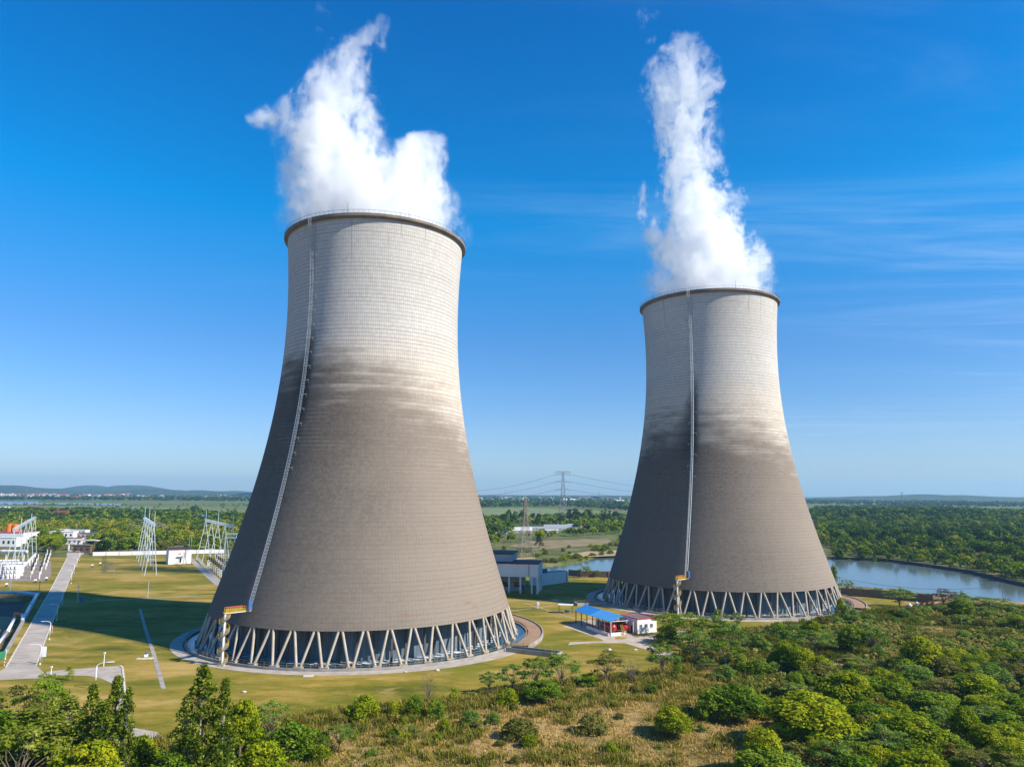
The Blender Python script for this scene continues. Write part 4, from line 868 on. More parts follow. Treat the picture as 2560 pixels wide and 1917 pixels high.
def strings(T, tops, drop, away, n=3, L=11):
    for k, tp in enumerate(tops[:-1]):
        for s_ in (-1, 1):
            c = (Vector(tp) + Vector(tops[k + 1])) / 2; mb = MB(); e = c + Vector((away[0] * L * s_, away[1] * L * s_, -2.2)); mb.cyl(c, c.lerp(e, .35), .13, n=5); mb.cyl(c.lerp(e, .35), e, .05, n=4); mb.build('insulator_string', M_WALLG, T)
aw = np.array([1, .1])
strings(T, tops, 0, aw)
hR = HGT(510, 1393, 1300)
T, tops, s_, d = gantry('line_gantry', 'right pale steel gantry half hidden by the nearer tower', G(508, 1397), G(575, 1432), 5, 8.5, hR, (0, 2, 4), mh=14)
strings(T, tops, 0, np.array([.5, .8]), L=8)
hL = HGT(22, 1449, 1326)
T, tops, s_, d = gantry('line_gantry', 'left pale steel gantry beside the black insulator rows', (G(5.4, 1449) + G(39, 1449)) / 2, (G(70, 1381) + G(88, 1378)) / 2, 5, float(np.linalg.norm(G(5.4, 1449) - G(39, 1449))) * .9, hL, (1, 3), mh=10)
# second low bus structure beside the right gantry
T = thing('bus_gantry', 'lower pipe bus frame behind the right gantry', 'gantry', (*G(560, 1400), 0), .1)
for k in range(4):
    mb = MB(); aframe((k * 7, -2, 0), (k * 7, 2, 0), (k * 7, 0, 17), mb, .15); mb.build('a_frame', M_STEELB, T)
for z in (14.2, 16.6): mb = MB(); truss(mb, (0, 0, z), (21, 0, z), .9, .9, 12, .07); mb.build('beam', M_STEELB, T)
# insulator posts
def insulator(h):
    T = bpy.data.objects.new('insulator_post', None); COL.objects.link(T); mb = MB()
    for x in (-.5, .5): mb.cyl((x, 0, 0), (x, 0, h * .52), .14, n=6)
    mb.box((0, 0, h * .54), (1.5, .5, .2)); mb.build('stand', M_WHITE, T)
    for x in (-.5, .5):
        mb = MB(); pr = []
        for k in range(10): z = h * .56 + k * h * .042; pr += [(.16, z), (.36, z + h * .012), (.16, z + h * .03)]
        mb.lathe(pr, 8, c=(x, 0)); mb.build('insulator', M_INS, T)
    mb = MB(); mb.cyl((-.7, 0, h * .985), (.7, 0, h * .985), .12, n=6); mb.build('terminal', M_GALV, T); return T
ins = insulator(7.0); first = True
rows = (('nearest row of black insulators left of the road', [(77 + 8 * k * .55, 1446 - 11.5 * k) for k in range(5)], 'first'), ('middle row of black insulators left of the road', [(98 + 6.5 * k * .6, 1447 - 12 * k) for k in range(6)], 'second'), ('right row of black insulators nearest the road', [(114 + 5 * k * .6, 1424 - 9 * k) for k in range(5)], 'third'))
for gname, pts, w in rows:
    for k, (x, y) in enumerate(pts):
        o = ins if first else copy_tree(ins); first = False; p = G(x, y); o.location = (p[0], p[1], 0); o.rotation_euler = (0, 0, 1.9)
        lab = 'black insulator post in the %s, %s from the front' % ({'first': 'row beside the white breakers', 'second': 'middle row of the left switchyard', 'third': 'row nearest the road'}[w], ('first', 'second', 'third', 'fourth', 'fifth', 'sixth')[k])
        tag(o, lab, 'insulator post', gname)
base_i = ins
for k in range(14):
    o = copy_tree(base_i); p = G(542 + (k % 7) * 5.2 - (k // 7) * 22, 1412 + (k % 7) * 4.4 + (k // 7) * 4); o.location = (p[0], p[1], 0); o.rotation_euler = (0, 0, .6 + .05 * k); o.scale = (1, 1, .95)
    tag(o, 'black insulator post on white stand under the right gantry beside the nearer tower', 'insulator post', 'insulator posts under the right gantry')
# white gas insulated breakers
def breaker():
    T = bpy.data.objects.new('circuit_breaker', None); COL.objects.link(T)
    for k in range(3):
        mb = MB(); mb.cyl((0, -1.6, 1.4 + k * 2.0), (0, 3, 1.4 + k * 2.0), .9, n=16); mb.build('chamber', M_WHITE, T); mb = MB(); mb.cyl((0, -1.66, 1.4 + k * 2.0), (0, -1.6, 1.4 + k * 2.0), .62, n=16); mb.build('end_plate', M_DARK, T)
        mb = MB(); mb.cyl((0, -1.72, 1.4 + k * 2.0), (0, -1.66, 1.4 + k * 2.0), .34, n=12); mb.build('end_cap', M_WHITE, T)
    mb = MB(); mb.box((0, .6, .25), (1.9, 4, .5)); mb.box((-.95, .6, 3.4), (.12, 3, 6.4)); mb.box((.95, .6, 3.4), (.12, 3, 6.4)); mb.build('frame', M_WHITE, T); return T
br = breaker()
for k, x in enumerate((12, 21, 30, 40)):
    o = br if k == 0 else copy_tree(br); p = G(x, 1446 - .3 * k); o.location = (p[0], p[1], 0); o.rotation_euler = (0, 0, -.35); tag(o, 'white gas breaker of three stacked drums, %s from the photo edge in the left switchyard' % ('first', 'second', 'third', 'fourth')[k], 'breaker', 'white breakers in the left switchyard')
for (a, b, z, r_, lab) in (((-60, 1428), (62, 1428), 4.2, 1.0, 'long white bus duct low behind the white breakers'), ((-60, 1400), (66, 1402), 6.0, .9, 'long white bus duct farther back in the left switchyard'), ((48, 1442), (88, 1398), 3.6, .7, 'slanting white bus duct beside the black insulators'), ((-60, 1436), (44, 1434), 7.0, .6, 'upper white bus duct just behind the white breakers')):
    A, B = G(*a), G(*b); rz, L = frame(A, B); T = thing('bus_duct', lab, 'bus duct', (A[0], A[1], 0), rz); mb = MB(); mb.cyl((0, 0, z), (L, 0, z), r_, n=12); mb.build('duct', M_WHITE, T)
    for q in np.linspace(2, L - 2, 6): mb = MB(); mb.box((q, 0, (z - r_) / 2), (.3, .6, z - r_)); mb.build('support', M_WHITE, T)
    for q in np.linspace(1, L - 1, 9): mb = MB(); mb.cyl((q - .12, 0, z), (q + .12, 0, z), r_ * 1.18, n=12); mb.build('flange', M_GALV, T)
# lawn floodlights
for (x, y, lab) in ((88, 1456, 'floodlight box at the left edge of the road lawn'), (116, 1450.5, 'second floodlight box nearer the road'), (230.5, 1417.5, 'round floodlight on the lawn by the cable strips'), (250.5, 1412.5, 'round floodlight on the lawn farther from the road'), (16, 1466, 'dark green box on the lawn by the pit')):
    p = G(x, y); T = thing('ground_floodlight', lab, 'floodlight', (p[0], p[1], 0), .4, 'ground floodlights in the yard'); mb = MB(); mb.box((0, 0, .4), (.7, .5, .8)); mb.build('base_box', M_DARK, T); mb = MB(); mb.cyl((-.5, 0, 1.1), (.5, 0, 1.25), .5, n=10); mb.build('lamp_body', M_WHITE, T)
p = G(272, 1426); T = thing('mesh_cage', 'dark wire cage standing on the lawn near the road', 'cage', (p[0], p[1], 0), .1); mb = MB(); hC = HGT(272, 1430, 1410)
for x in np.linspace(-2.6, 2.6, 7):
    for y in (-1, 1): mb.cyl((x, y, 0), (x, y, hC), .08, n=4)
for z in np.linspace(.3, hC, 6):
    for y in (-1, 1): mb.cyl((-2.6, y, z), (2.6, y, z), .07, n=4)
mb.build('mesh_panel', M_RUST, T); mb = MB(); mb.box((0, 0, .1), (5.6, 2.4, .2)); mb.build('base_slab', M_CONC, T)

# street lamps along the road
lamps = [((99.5, 1663), 1609, 'nearest road lamp, carrying a white notice board'), ((123, 1600.7), 1552, 'second road lamp from the camera, just below the tower shadow'), ((141.4, 1551.4), 1509, 'third road lamp, at the edge of the tower shadow'), ((155, 1512), 1477, 'fourth road lamp, inside the tower shadow by the footpath'), ((177.4, 1460), 1424, 'fifth road lamp, just beyond the tower shadow'), ((185, 1433), 1408, 'sixth road lamp, level with the cable strips'), ((192, 1416), 1393, 'seventh road lamp, near the far end of the road'), ((198, 1402), 1377, 'eighth road lamp, beside the gate apron')]
def lamp(h, arm, rz):
    T = bpy.data.objects.new('street_lamp', None); COL.objects.link(T); mb = MB(); mb.cyl((0, 0, 0), (0, 0, .9), .17, n=8); mb.cyl((0, 0, .9), (0, 0, h * .86), .12, .085, 8); P = [Vector((0, 0, h * .86))]
    for k in range(1, 7): a = k / 6 * R(80); P.append(Vector((arm * .75 * (1 - math.cos(a)), 0, h * .86 + h * .14 * math.sin(a))))
    P.append(Vector((arm, 0, h))); mb.tube(P, .085, 7); mb.build('pole', M_WHITE, T, True)
    mb = MB(); mb.box((arm + .35, 0, h), (1.0, .34, .16)); mb.build('lamp_head', M_WHITE, T); mb = MB(); mb.box((arm + .4, 0, h - .1), (.7, .26, .05)); mb.build('lens', M_GALV, T); return T
lp = lamp(8.0, 1.9, 0)
for k, (b_, yt, lab) in enumerate(lamps):
    o = lp if k == 0 else copy_tree(lp); p = G(*b_); h = HGT(b_[0], b_[1], yt); o.location = (p[0], p[1], 0); o.scale = (1, 1, h / 8.0); o.rotation_euler = (0, 0, R(190)); tag(o, lab, 'street lamp', 'street lamps along the road')
p = G(237, 1722); o = copy_tree(lp); o.location = (p[0], p[1], 0); o.rotation_euler = (0, 0, R(20)); o.scale = (1.3, 1.3, HGT(237, 1722, 1656) / 8); tag(o, 'tall white lamp leaning over the side path corner', 'street lamp', 'street lamps along the road')
p = G(101, 1660); T = thing('notice_board', 'blank white notice board fixed beside the nearest road lamp', 'sign', (p[0] + .35, p[1] - .15, 0), .2); mb = MB(); mb.box((.4, 0, 3.2), (1.0, .08, 2.6)); mb.build('panel', M_WHITE, T); mb = MB(); mb.cyl((0, 0.05, 0), (0, .05, 4.4), .06, n=6); mb.build('post', M_GALV, T)
for (x, yb, yt, lab, mm) in ((259, 1665, 1633, 'white camera post at the edge of the side path', M_WHITE), (193.5, 1503, 1466, 'slim lamp post on the lawn in the tower shadow', M_STEELB), (369, 1494, 1457, 'slim lamp post on the lawn above the tower shadow', M_STEELB), (97.5, 1480, 1454, 'dark post at the corner of the pit', M_DARK), (24.5, 1478, 1453, 'pale post on the lawn above the pit', M_STEELB), (127, 1686, 1668, 'short white post at the mouth of the side path', M_WHITE), (2125.6, 1549, 1508, 'wooden pole in the bushes right of the farther tower', M_BRICK), (2405.5, 1571, 1547, 'grey stump pole in the scrub on the right', M_CONC)):
    p = G(x, yb); h = HGT(x, yb, yt); T = thing('slim_post', lab, 'post', (p[0], p[1], 0)); mb = MB(); mb.cyl((0, 0, 0), (0, 0, h), .12, .09, 7); mb.build('pole', mm, T); mb = MB(); mb.box((0, 0, h + .15), (.4, .35, .35)); mb.build('head', mm, T)
p = G(205.5, 1504); T = thing('control_box', 'blue box standing beside the footpath in the tower shadow', 'box', (p[0], p[1], 0)); mb = MB(); mb.box((0, 0, .9), (1.1, .8, 1.8)); mb.build('cabinet', M_BLUE, T); mb = MB(); mb.box((0, 0, 1.85), (1.3, 1.0, .1)); mb.build('lid', M_BLUE, T)
for (x, yb, yt, lab) in ((10.5, 1664, 1640, 'red and white striped pole near the photo edge'), (130, 1580, 1562, 'red and white striped pole beside the second road lamp')):
    p = G(x, yb); h = HGT(x, yb, yt); T = thing('striped_pole', lab, 'pole', (p[0], p[1], 0)); mb = MB()
    for k in range(6): mb.cyl((0, 0, h * k / 6), (0, 0, h * (k + 1) / 6), .1, n=6, mi=k % 2)
    mb.build('pole', [M_WHITE, M_REDR], T)

# the sunken pit with its pipes
PW = [G(*q) for q in ((-200, 1480), (99, 1481), (16, 1631))]
T = thing('retaining_wall', 'grey concrete retaining wall round the sunken pit', 'wall', (PW[1][0], PW[1][1], 0)); mb = MB()
for a, b in zip(PW[:-1], PW[1:]):
    d = b - a; L = np.linalg.norm(d); m_ = (a + b) / 2 - PW[1]; mb.box((m_[0], m_[1], -1.5), (L + .8, .9, 4.6), math.atan2(d[1], d[0]))
mb.build('wall_panel', M_CONC, T)
M_PIPE = mat('pale_blue_pipe', (.55, .68, .78), .4, c2=(.45, .58, .7), scale=.3)
pp = [Vector((*G(x, y, 1.0), 1.0)) for x, y in ((-180, 1482), (40, 1479.5), (93, 1484), (75, 1515), (56, 1549))]
T = thing('pit_pipe', 'fat pale blue pipe round the rim of the pit', 'pipe', pp[2]); mb = MB(); mb.tube([q - pp[2] for q in pp], .55, 10); mb.build('pipe_run', M_PIPE, T, True); mb = MB()
for q in pp: mb.box((q.x - pp[2].x, q.y - pp[2].y, -1.2), (.5, .5, 2.4))
mb.build('support', M_CONC, T)
pp = [Vector((*G(56, 1551, 0), -1)), Vector((*G(56, 1551, 0), 2.2)), Vector((*G(36, 1549, 0), 2.2)), Vector((*G(36, 1549, 0), .6)), Vector((*G(18, 1580, .6), .6)), Vector((*G(-30, 1640, .6), .6))]
T = thing('pit_pipe', 'white pipe with a raised arch over the near pit', 'pipe', pp[0]); mb = MB(); mb.tube([q - pp[0] for q in pp[3:]], .5, 10); mb.tube([q - pp[0] for q in pp[:2]], .6, 10); mb.build('pipe_run', M_WHITE, T, True); mb = MB(); mb.tube([q - pp[0] for q in pp[1:4]], .5, 10); mb.build('pipe_arch', mat('orange_lagging', (.55, .17, .07), .6), T)
p = G(4, 1650); T = thing('mesh_fence', 'green mesh fence panel at the photo edge by the road', 'fence', (p[0], p[1], 0), 1.2); mb = MB(); mb.box((-2, 0, 1.2), (6, .08, 2.2)); mb.build('panel', M_GREEN, T); mb = MB(); mb.cyl((1, 0, 0), (1, 0, 2.5), .08, n=6); mb.cyl((-5, 0, 0), (-5, 0, 2.5), .08, n=6); mb.build('post', M_WHITE, T)

# gate buildings beyond the lawn
def block(name, label, px, h, w, d, rz, wall=M_WALL, roof=M_ROOFG, gable=False, roofm=None, over=.3, cat='building', group=None):
    p = G(*px); T = thing(name, label, cat, (p[0], p[1], 0), rz, group); mb = MB(); mb.box((0, d / 2, h / 2), (w, d, h)); mb.build('wall', wall, T); mb = MB()
    if gable:
        mb.add([(-w / 2 - over, -over, h), (w / 2 + over, -over, h), (w / 2 + over, d + over, h), (-w / 2 - over, d + over, h), (-w / 2 - over, d / 2, h + d * .32), (w / 2 + over, d / 2, h + d * .32)], [(0, 1, 5, 4), (2, 3, 4, 5), (0, 4, 3), (1, 2, 5), (3, 2, 1, 0)])
    else: mb.box((0, d / 2, h + .2), (w + 2 * over, d + 2 * over, .4))
    mb.build('roof', roofm or roof, T)
    if w > 6:
        wb = MB(); n = max(2, int(w / 4))
        for k in range(n): wb.box((-w / 2 + w * (k + .5) / n, -.04, h * .5), (w / n * .4, .12, h * .34))
        wb.build('windows', M_GLASS, T)
    return T
block('gate_house', 'brown guardhouse under a pale canopy at the road end', (203, 1381), 5, 14, 7, -.1, wall=mat('brown_render', (.2, .12, .09), .9))
p = G(216, 1374); T = thing('gate_canopy', 'pale flat canopy on posts beside the guardhouse', 'canopy', (p[0], p[1], 0), -.1); mb = MB(); mb.box((0, 0, 7.4), (24, 12, .7)); mb.build('roof', M_KERB, T)
for x in (-11, 11):
    for y in (-5, 5): mb = MB(); mb.box((x, y, 3.5), (.8, .8, 7)); mb.build('post', M_WALL, T)
block('gate_wall', 'white wall with red coping left of the gate', (174, 1360), 5.2, 20, 1, .02, roofm=M_TRIM, cat='wall'); block('gate_wall', 'white wall with red coping right of the gate', (219, 1355), 4.6, 18, 1, .05, roofm=M_TRIM, cat='wall')
block('office_block', 'low grey office with long pale roof beyond the gate', (207, 1344), 4, 36, 14, 0, wall=M_WALLG, roof=M_ROOFG); block('office_block', 'white office with flat white roof behind the grey office', (177, 1334), 3.6, 30, 8, 0, roof=M_WHITE)
block('store_shed', 'white shed half hidden by trees left of the gate', (152, 1345), 6, 22, 10, .1, roof=M_WHITE); block('store_shed', 'pale long shed roof among the trees left of the gate', (105, 1339), 6, 42, 10, .05, wall=M_WALLG, roof=M_WALLG)
block('store_shed', 'dark roofed store among trees right of the gate', (291, 1340), 5, 14, 10, .1, roofm=M_ROOFD, gable=True)
T = block('factory_block', 'white factory with red coping and two orange tanks on its roof', (-12, 1358), 9, 46, 22, 0, roofm=M_TRIM)
for k, x in enumerate((4, 19)):
    p = G(x, 1358); t_ = thing('roof_tank', ('left', 'right')[k] + ' orange tank on the white factory roof', 'tank', (p[0], p[1] + 8, 9.4), 0, 'orange roof tanks'); mb = MB(); mb.cyl((0, 0, 0), (0, 0, 6), 2.6, n=16); mb.build('tank_body', M_ORANGE, t_); mb = MB(); mb.cyl((0, 0, 6), (0, 0, 6.7), 2.6, .5, n=16); mb.build('lid', M_ORANGE, t_)
block('annex_block', 'white annex below the factory at the photo edge', (8, 1366), 7, 20, 9, 0, roof=M_WHITE)
# greenhouses beyond the river
for k, (x, y, w, d, c, lab) in enumerate(((1345, 1326, 40, 7, mat('pale_film', (.30, .32, .34), .5), 'long white greenhouse roof left of the dark one'), (1392, 1326, 30, 14, mat('grey_film', (.3, .32, .36), .5), 'dark grey greenhouse roof among the trees'), (1420, 1322, 36, 12, mat('grey_film', (.3, .32, .36), .5), 'second dark grey greenhouse roof by the brown hut'), (1298, 1332, 30, 12, M_WALLG, 'grey shed roof left of the pylon foot'), (1378, 1331, 16, 4, M_WALLG, 'small white greenhouse in front of the dark ones'))):
    block('greenhouse', lab, (x, y), 2.6, w, d, .08, wall=M_WALLG, roofm=c, gable=True, group='greenhouses beyond the river')
block('farmhouse', 'white farmhouse with grey gable left of the greenhouses', (1232, 1333), 7, 11, 9, .3, roofm=M_ROOFD, gable=True, cat='house'); block('farmhouse', 'low white outbuilding beside the farmhouse', (1257, 1334), 4, 10, 6, .2, gable=True, roofm=M_WALLG, cat='house'); block('hut', 'small dark brown hut at the end of the greenhouses', (1468, 1321), 5, 9, 6, 0, wall=M_PILL, gable=True, roofm=M_PILL, cat='hut')
M_RROOF = mat('crimson_roof', (.30, .04, .06), .7); M_TILE = mat('red_tile_roof', (.32, .11, .07), .8)
for (x, y, w, h, mm, lab) in ((146, 1292, 26, 7, M_RROOF, 'large crimson roofed house in the left wood'), (154, 1295, 14, 4, M_BLUER, 'blue roofed shed in front of the crimson roof'), (186, 1286, 18, 4, M_RROOF, 'small crimson roof right of the large one'), (78, 1278, 40, 4, M_RROOF, 'long dark crimson roof at the far edge of the left wood'), (6, 1281, 20, 9, M_WHITE, 'white gable at the far edge of the left wood'), (282, 1295, 16, 6, M_TILE, 'small pale house with tile roof in the left wood'), (501, 1304, 22, 6, M_BLUER, 'blue roof at the wood edge near the right gantry'), (508, 1303, 10, 6, M_TILE, 'orange gable beside the blue roof'), (590, 1299, 30, 4, M_RROOF, 'red farm roof just left of the nearer tower'), (340, 1289, 16, 5, M_TILE, 'tile roof behind the middle gantry masts')):
    block('farmhouse', lab, (x, y), h, w, w * .45, random.uniform(-.3, .3), roofm=mm, gable=True, cat='house')

# lattice pylons and wires
def pylon(label, px, h, w, arms, m, r, name='pylon', group='lattice pylons', seg=9, rz=0.0, waist=.25):
    p = G(*px); T = thing(name, label, 'pylon', (p[0], p[1], 0), rz, group)
    def half(f): return w / 2 * ((1 - f / .62) * (1 - waist) + waist if f < .62 else waist * (1 - (f - .62) / .38 * .6))
    mb = MB(); prev = None; fs = [1 - (1 - k / seg) ** 1.35 for k in range(seg + 1)]
    for f in fs:
        q = half(f); z = h * f; c = [Vector((-q, -q, z)), Vector((q, -q, z)), Vector((q, q, z)), Vector((-q, q, z))]
        if prev:
            for i in range(4):
                mb.cyl(prev[i], c[i], r, n=4, caps=False); mb.cyl(prev[i], c[(i + 1) % 4], r * .6, n=4, caps=False); mb.cyl(prev[(i + 1) % 4], c[i], r * .6, n=4, caps=False); mb.cyl(c[i], c[(i + 1) % 4], r * .6, n=4, caps=False)
        prev = c
    mb.build('lattice_body', m, T); tips = []
    for (f, L, up) in arms:
        mb = MB(); z = h * f; q = half(f)
        for s_ in (-1, 1):
            tip = Vector((s_ * L, 0, z + up)); tips.append(tip)
            for y in (-q, q): mb.cyl((s_ * q, y, z), tip, r * .8, n=4); mb.cyl((s_ * q, y, z + h * .035), tip, r * .7, n=4)
            for k in (.3, .6): mb.cyl((s_ * (q + (L - q) * k), 0, z + up * k), (s_ * (q + (L - q) * k), 0, z + h * .035 * (1 - k) + up * k), r * .5, n=4)
            mb.cyl(tip, tip - Vector((0, 0, h * .05)), r * .7, n=4)
        mb.build('cross_arm', m, T)
    return T, tips
h1 = HGT(1313, 1392, 1243); T1, tip1 = pylon('nearer brown lattice pylon rising behind the pump house', (1313, 1392), h1, 10.5, ((.62, 6.5, .3), (.76, 5, .3), (.88, 3.6, .2)), M_RUST, .17, seg=12, rz=.35)
h2 = HGT(1408, 1300, 1179); T2, tip2 = pylon('tall grey lattice pylon on the skyline between the towers', (1408, 1300), h2, 17, ((.62, 11.5, .5), (.785, 13, .5), (.94, 11.5, .5), (.985, 13, 1)), M_FAR, .32, seg=12, waist=.3)
def wire(label, pts_a, pts_b, sag, r=.09, n=14):
    T = thing('power_line', label, 'wires', pts_a[0], 0, 'overhead wires'); o = Vector(pts_a[0])
    mb = MB()
    for a, b in zip(pts_a, pts_b):
        a = Vector(a); b = Vector(b); P = [a.lerp(b, k / n) - o - Vector((0, 0, sag * 4 * (k / n) * (1 - k / n))) for k in range(n + 1)]; mb.tube(P, r, 3)
    mb.build('cables', M_WIRE, T)
b2 = np.array([T2.location.x, T2.location.y]); tw = [Vector((b2[0], b2[1], 0)) + q for q in tip2]
wire('dark power lines sweeping left from the tall skyline pylon', [tw[0], tw[2], tw[4]], [(b2[0] - 330, b2[1] + 950, 46), (b2[0] - 320, b2[1] + 950, 56), (b2[0] - 330, b2[1] + 950, 66)], 22, .22)
wire('dark power lines sweeping right from the tall skyline pylon', [tw[1], tw[3], tw[5]], [(b2[0] + 620, b2[1] + 900, 46), (b2[0] + 630, b2[1] + 900, 56), (b2[0] + 620, b2[1] + 900, 66)], 20, .22)
for k, (x, yb, yt, lab) in enumerate(((62, 1262, 1218, 'faint far pylon in front of the left hills'), (229, 1270, 1220, 'faint far pylon beyond the crimson roofs'), (437, 1266, 1226, 'faint far pylon near the nearer tower'), (1263, 1246, 1224, 'tiny pylon on the skyline right of the nearer tower'), (1498, 1246, 1228, 'tiny pylon on the skyline left of the farther tower'), (2257, 1268, 1230, 'far pylon on the right skyline above the wood'), (1350, 1290, 1250, 'thin far pylon between the nearer and the tall pylon'))):
    h = HGT(x, yb, yt); pylon(lab, (x, yb), h, h * .2, ((.7, h * .16, 0), (.95, h * .13, .4)), M_FAR, h * .0045, seg=7)
# river side poles with wires
pl = []
for (x, yb, yt, lab) in ((2101, 1489.5, 1439.5, 'concrete utility pole beside the farther tower at the river'), (2509, 1500, 1461, 'leaning utility pole by the river at the right'), (2700, 1512, 1466, 'utility pole beyond the photo edge')):
    p = G(x, yb); h = HGT(x, yb, yt); T = thing('utility_pole', lab, 'pole', (p[0], p[1], 0), 0, 'utility poles on the river bank'); T.rotation_euler = (0, R(-3) if x > 2500 else 0, 0); mb = MB(); mb.cyl((0, 0, 0), (0, 0, h), .2, .13, 8); mb.build('pole', M_CONC, T); mb = MB(); mb.box((0, 0, h - .8), (.15, 2.2, .15)); mb.build('cross_arm', M_DARK, T); pl.append((p[0], p[1], h - .6))
    if x > 2600: 
        for c in list(T.children): bpy.data.objects.remove(c)
        bpy.data.objects.remove(T)
wire('thin wires between the utility poles along the river', [(pl[0][0], pl[0][1] - .8, pl[0][2]), (pl[0][0], pl[0][1] + .8, pl[0][2])], [(pl[1][0], pl[1][1] - .8, pl[1][2]), (pl[1][0], pl[1][1] + .8, pl[1][2])], 3, .045)

# far villages
M_HW = mat('far_white_wall', (.72, .70, .68), .8); M_HG = mat('far_cream_wall', (.55, .50, .45), .8); M_HR = mat('far_grey_roof', (.22, .2, .2), .8)
def housemesh(w, d, h, gable, wall, roof):
    mb = MB(); mb.box((0, 0, h / 2), (w, d, h))
    if gable: mb.add([(-w / 2 - .4, -d / 2 - .4, h), (w / 2 + .4, -d / 2 - .4, h), (w / 2 + .4, d / 2 + .4, h), (-w / 2 - .4, d / 2 + .4, h), (-w / 2 - .4, 0, h + d * .3), (w / 2 + .4, 0, h + d * .3)], [(0, 1, 5, 4), (2, 3, 4, 5), (0, 4, 3), (1, 2, 5)], 1)
    else: mb.box((0, 0, h + .3), (w + .6, d + .6, .6), mi=1)
    for k in range(3): mb.box((-w / 3 + w / 3 * k, -d / 2 - .03, h * .6), (w * .16, .1, h * .2), mi=2)
    return mb.build('village_house', [wall, roof, M_GLASS])
kinds = [housemesh(14, 11, 9, True, M_HW, M_TILE), housemesh(20, 12, 11, False, M_HW, M_HW), housemesh(16, 10, 8, True, M_HW, M_HR), housemesh(26, 12, 7, True, M_HG, M_TILE), housemesh(12, 10, 12, True, M_HW, M_RROOF)]
used = set()
def village(n, box, label, group, sc_=1.0):
    for k in range(n):
        i = random.randrange(len(kinds)); x = random.uniform(box[0], box[1]); y = random.triangular(box[2], box[3], (box[2] + box[3]) / 2)
        o = kinds[i] if i not in used else kinds[i].copy()
        if i in used: COL.objects.link(o)
        used.add(i); p = G(x, y); s_ = sc_ * random.uniform(.8, 1.35); o.location = (p[0], p[1], 0); o.scale = (s_, s_, s_); o.rotation_euler = (0, 0, random.uniform(-.6, .6)); tag(o, label, 'house', group)
village(120, (0, 330, 1238.5, 1246), 'tiny far house in the village below the left hills', 'houses below the left hills', 1.4)
village(28, (330, 620, 1240, 1247), 'tiny far house under the hills near the nearer tower', 'houses under the hills by the nearer tower', 1.1)
village(70, (1190, 1560, 1243, 1258), 'tiny far house in the village between the two towers', 'houses between the two towers', 1.0)
village(34, (2100, 2270, 1251, 1259), 'tiny far house in the village right of the farther tower', 'houses right of the farther tower', .8)
for (x, y, w, lab) in ((1265, 1246, 90, 'long white far factory left of the tall pylon'), (1358, 1246, 70, 'white far factory behind the tall pylon'), (588, 1239.5, 150, 'long white factory on the far hill beside the nearer tower'), (188, 1247, 50, 'long white hall with red roof in the left village'), (1432, 1254, 26, 'white far apartment block right of the tall pylon'), (1414, 1254.5, 22, 'cream far apartment block by the tall pylon'), (1552, 1258.5, 34, 'white far houses row beside the farther tower')):
    block('far_hall', lab, (x, y), w * .16 if w > 80 else 11, w, 16, 0, wall=M_HW, roofm=M_HW if w != 50 else M_RROOF, gable=(w < 60), cat='building')

BK = [G(*q, -1) for q in ((2081, 1397), (2220, 1402), (2329, 1417), (2430, 1432), (2560, 1464), (2750, 1500))]
T = thing('stone_embankment', 'dark stone embankment along the far river bank at the right', 'embankment', (BK[0][0], BK[0][1], 0)); mb = MB()
for a, b in zip(BK[:-1], BK[1:]):
    a = a + np.array([.5, 1.6]); b = b + np.array([.5, 1.6]); d = b - a; L = np.linalg.norm(d); m_ = (a + b) / 2 - BK[0]; mb.box((m_[0], m_[1], -.4), (L + .6, 2.4, 1.9), math.atan2(d[1], d[0]))
mb.build('bank_wall', mat('dark_bank_stone', (.07, .06, .055), .95, c2=(.03, .028, .028), scale=.4), T)
# ------------------------------------------------------------------ vegetation
def leafmat(name, stops, trans=.35, rough=.6):
    m, t, b, o_ = newmat(name); at = t.nodes.new('ShaderNodeAttribute'); at.attribute_name = 'hue'; oi = t.nodes.new('ShaderNodeObjectInfo')
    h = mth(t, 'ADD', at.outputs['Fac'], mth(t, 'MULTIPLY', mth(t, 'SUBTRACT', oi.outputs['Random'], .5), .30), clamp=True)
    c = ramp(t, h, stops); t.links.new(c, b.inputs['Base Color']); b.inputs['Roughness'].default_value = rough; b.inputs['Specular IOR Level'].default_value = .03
    tr = t.nodes.new('ShaderNodeBsdfTranslucent'); t.links.new(mixc(t, .5, c, mixc(t, 1.0, c, (1.0, .95, .3), 'MULTIPLY')), tr.inputs['Color'])
    ms = t.nodes.new('ShaderNodeMixShader'); ms.inputs[0].default_value = trans; t.links.new(b.outputs[0], ms.inputs[1]); t.links.new(tr.outputs[0], ms.inputs[2]); t.links.new(ms.outputs[0], o_.inputs[0]); return m
L_BRIGHT = leafmat('bright_leaves', ((0, (.06, .11, .004)), (.35, (.16, .23, .006)), (.65, (.29, .345, .010)), (1, (.44, .41, .02))))
L_GREEN = leafmat('green_leaves', ((0, (.03, .075, .006)), (.35, (.09, .17, .010)), (.65, (.18, .275, .018)), (1, (.30, .36, .03))))
L_AIRY = leafmat('feathery_leaves', ((0, (.055, .12, .02)), (.35, (.12, .22, .032)), (.65, (.20, .30, .05)), (1, (.33, .38, .08))), .4)
L_OLIVE = leafmat('olive_leaves', ((0, (.05, .065, .012)), (.35, (.12, .135, .022)), (.65, (.20, .20, .04)), (1, (.32, .27, .08))))
L_POPLAR = leafmat('poplar_leaves', ((0, (.05, .09, .006)), (.35, (.125, .18, .010)), (.65, (.21, .265, .020)), (1, (.36, .38, .08))), .4)
L_DARK = leafmat('dark_needles', ((0, (.012, .026, .012)), (.4, (.022, .045, .018)), (.8, (.045, .075, .022)), (1, (.07, .10, .03))), .15)
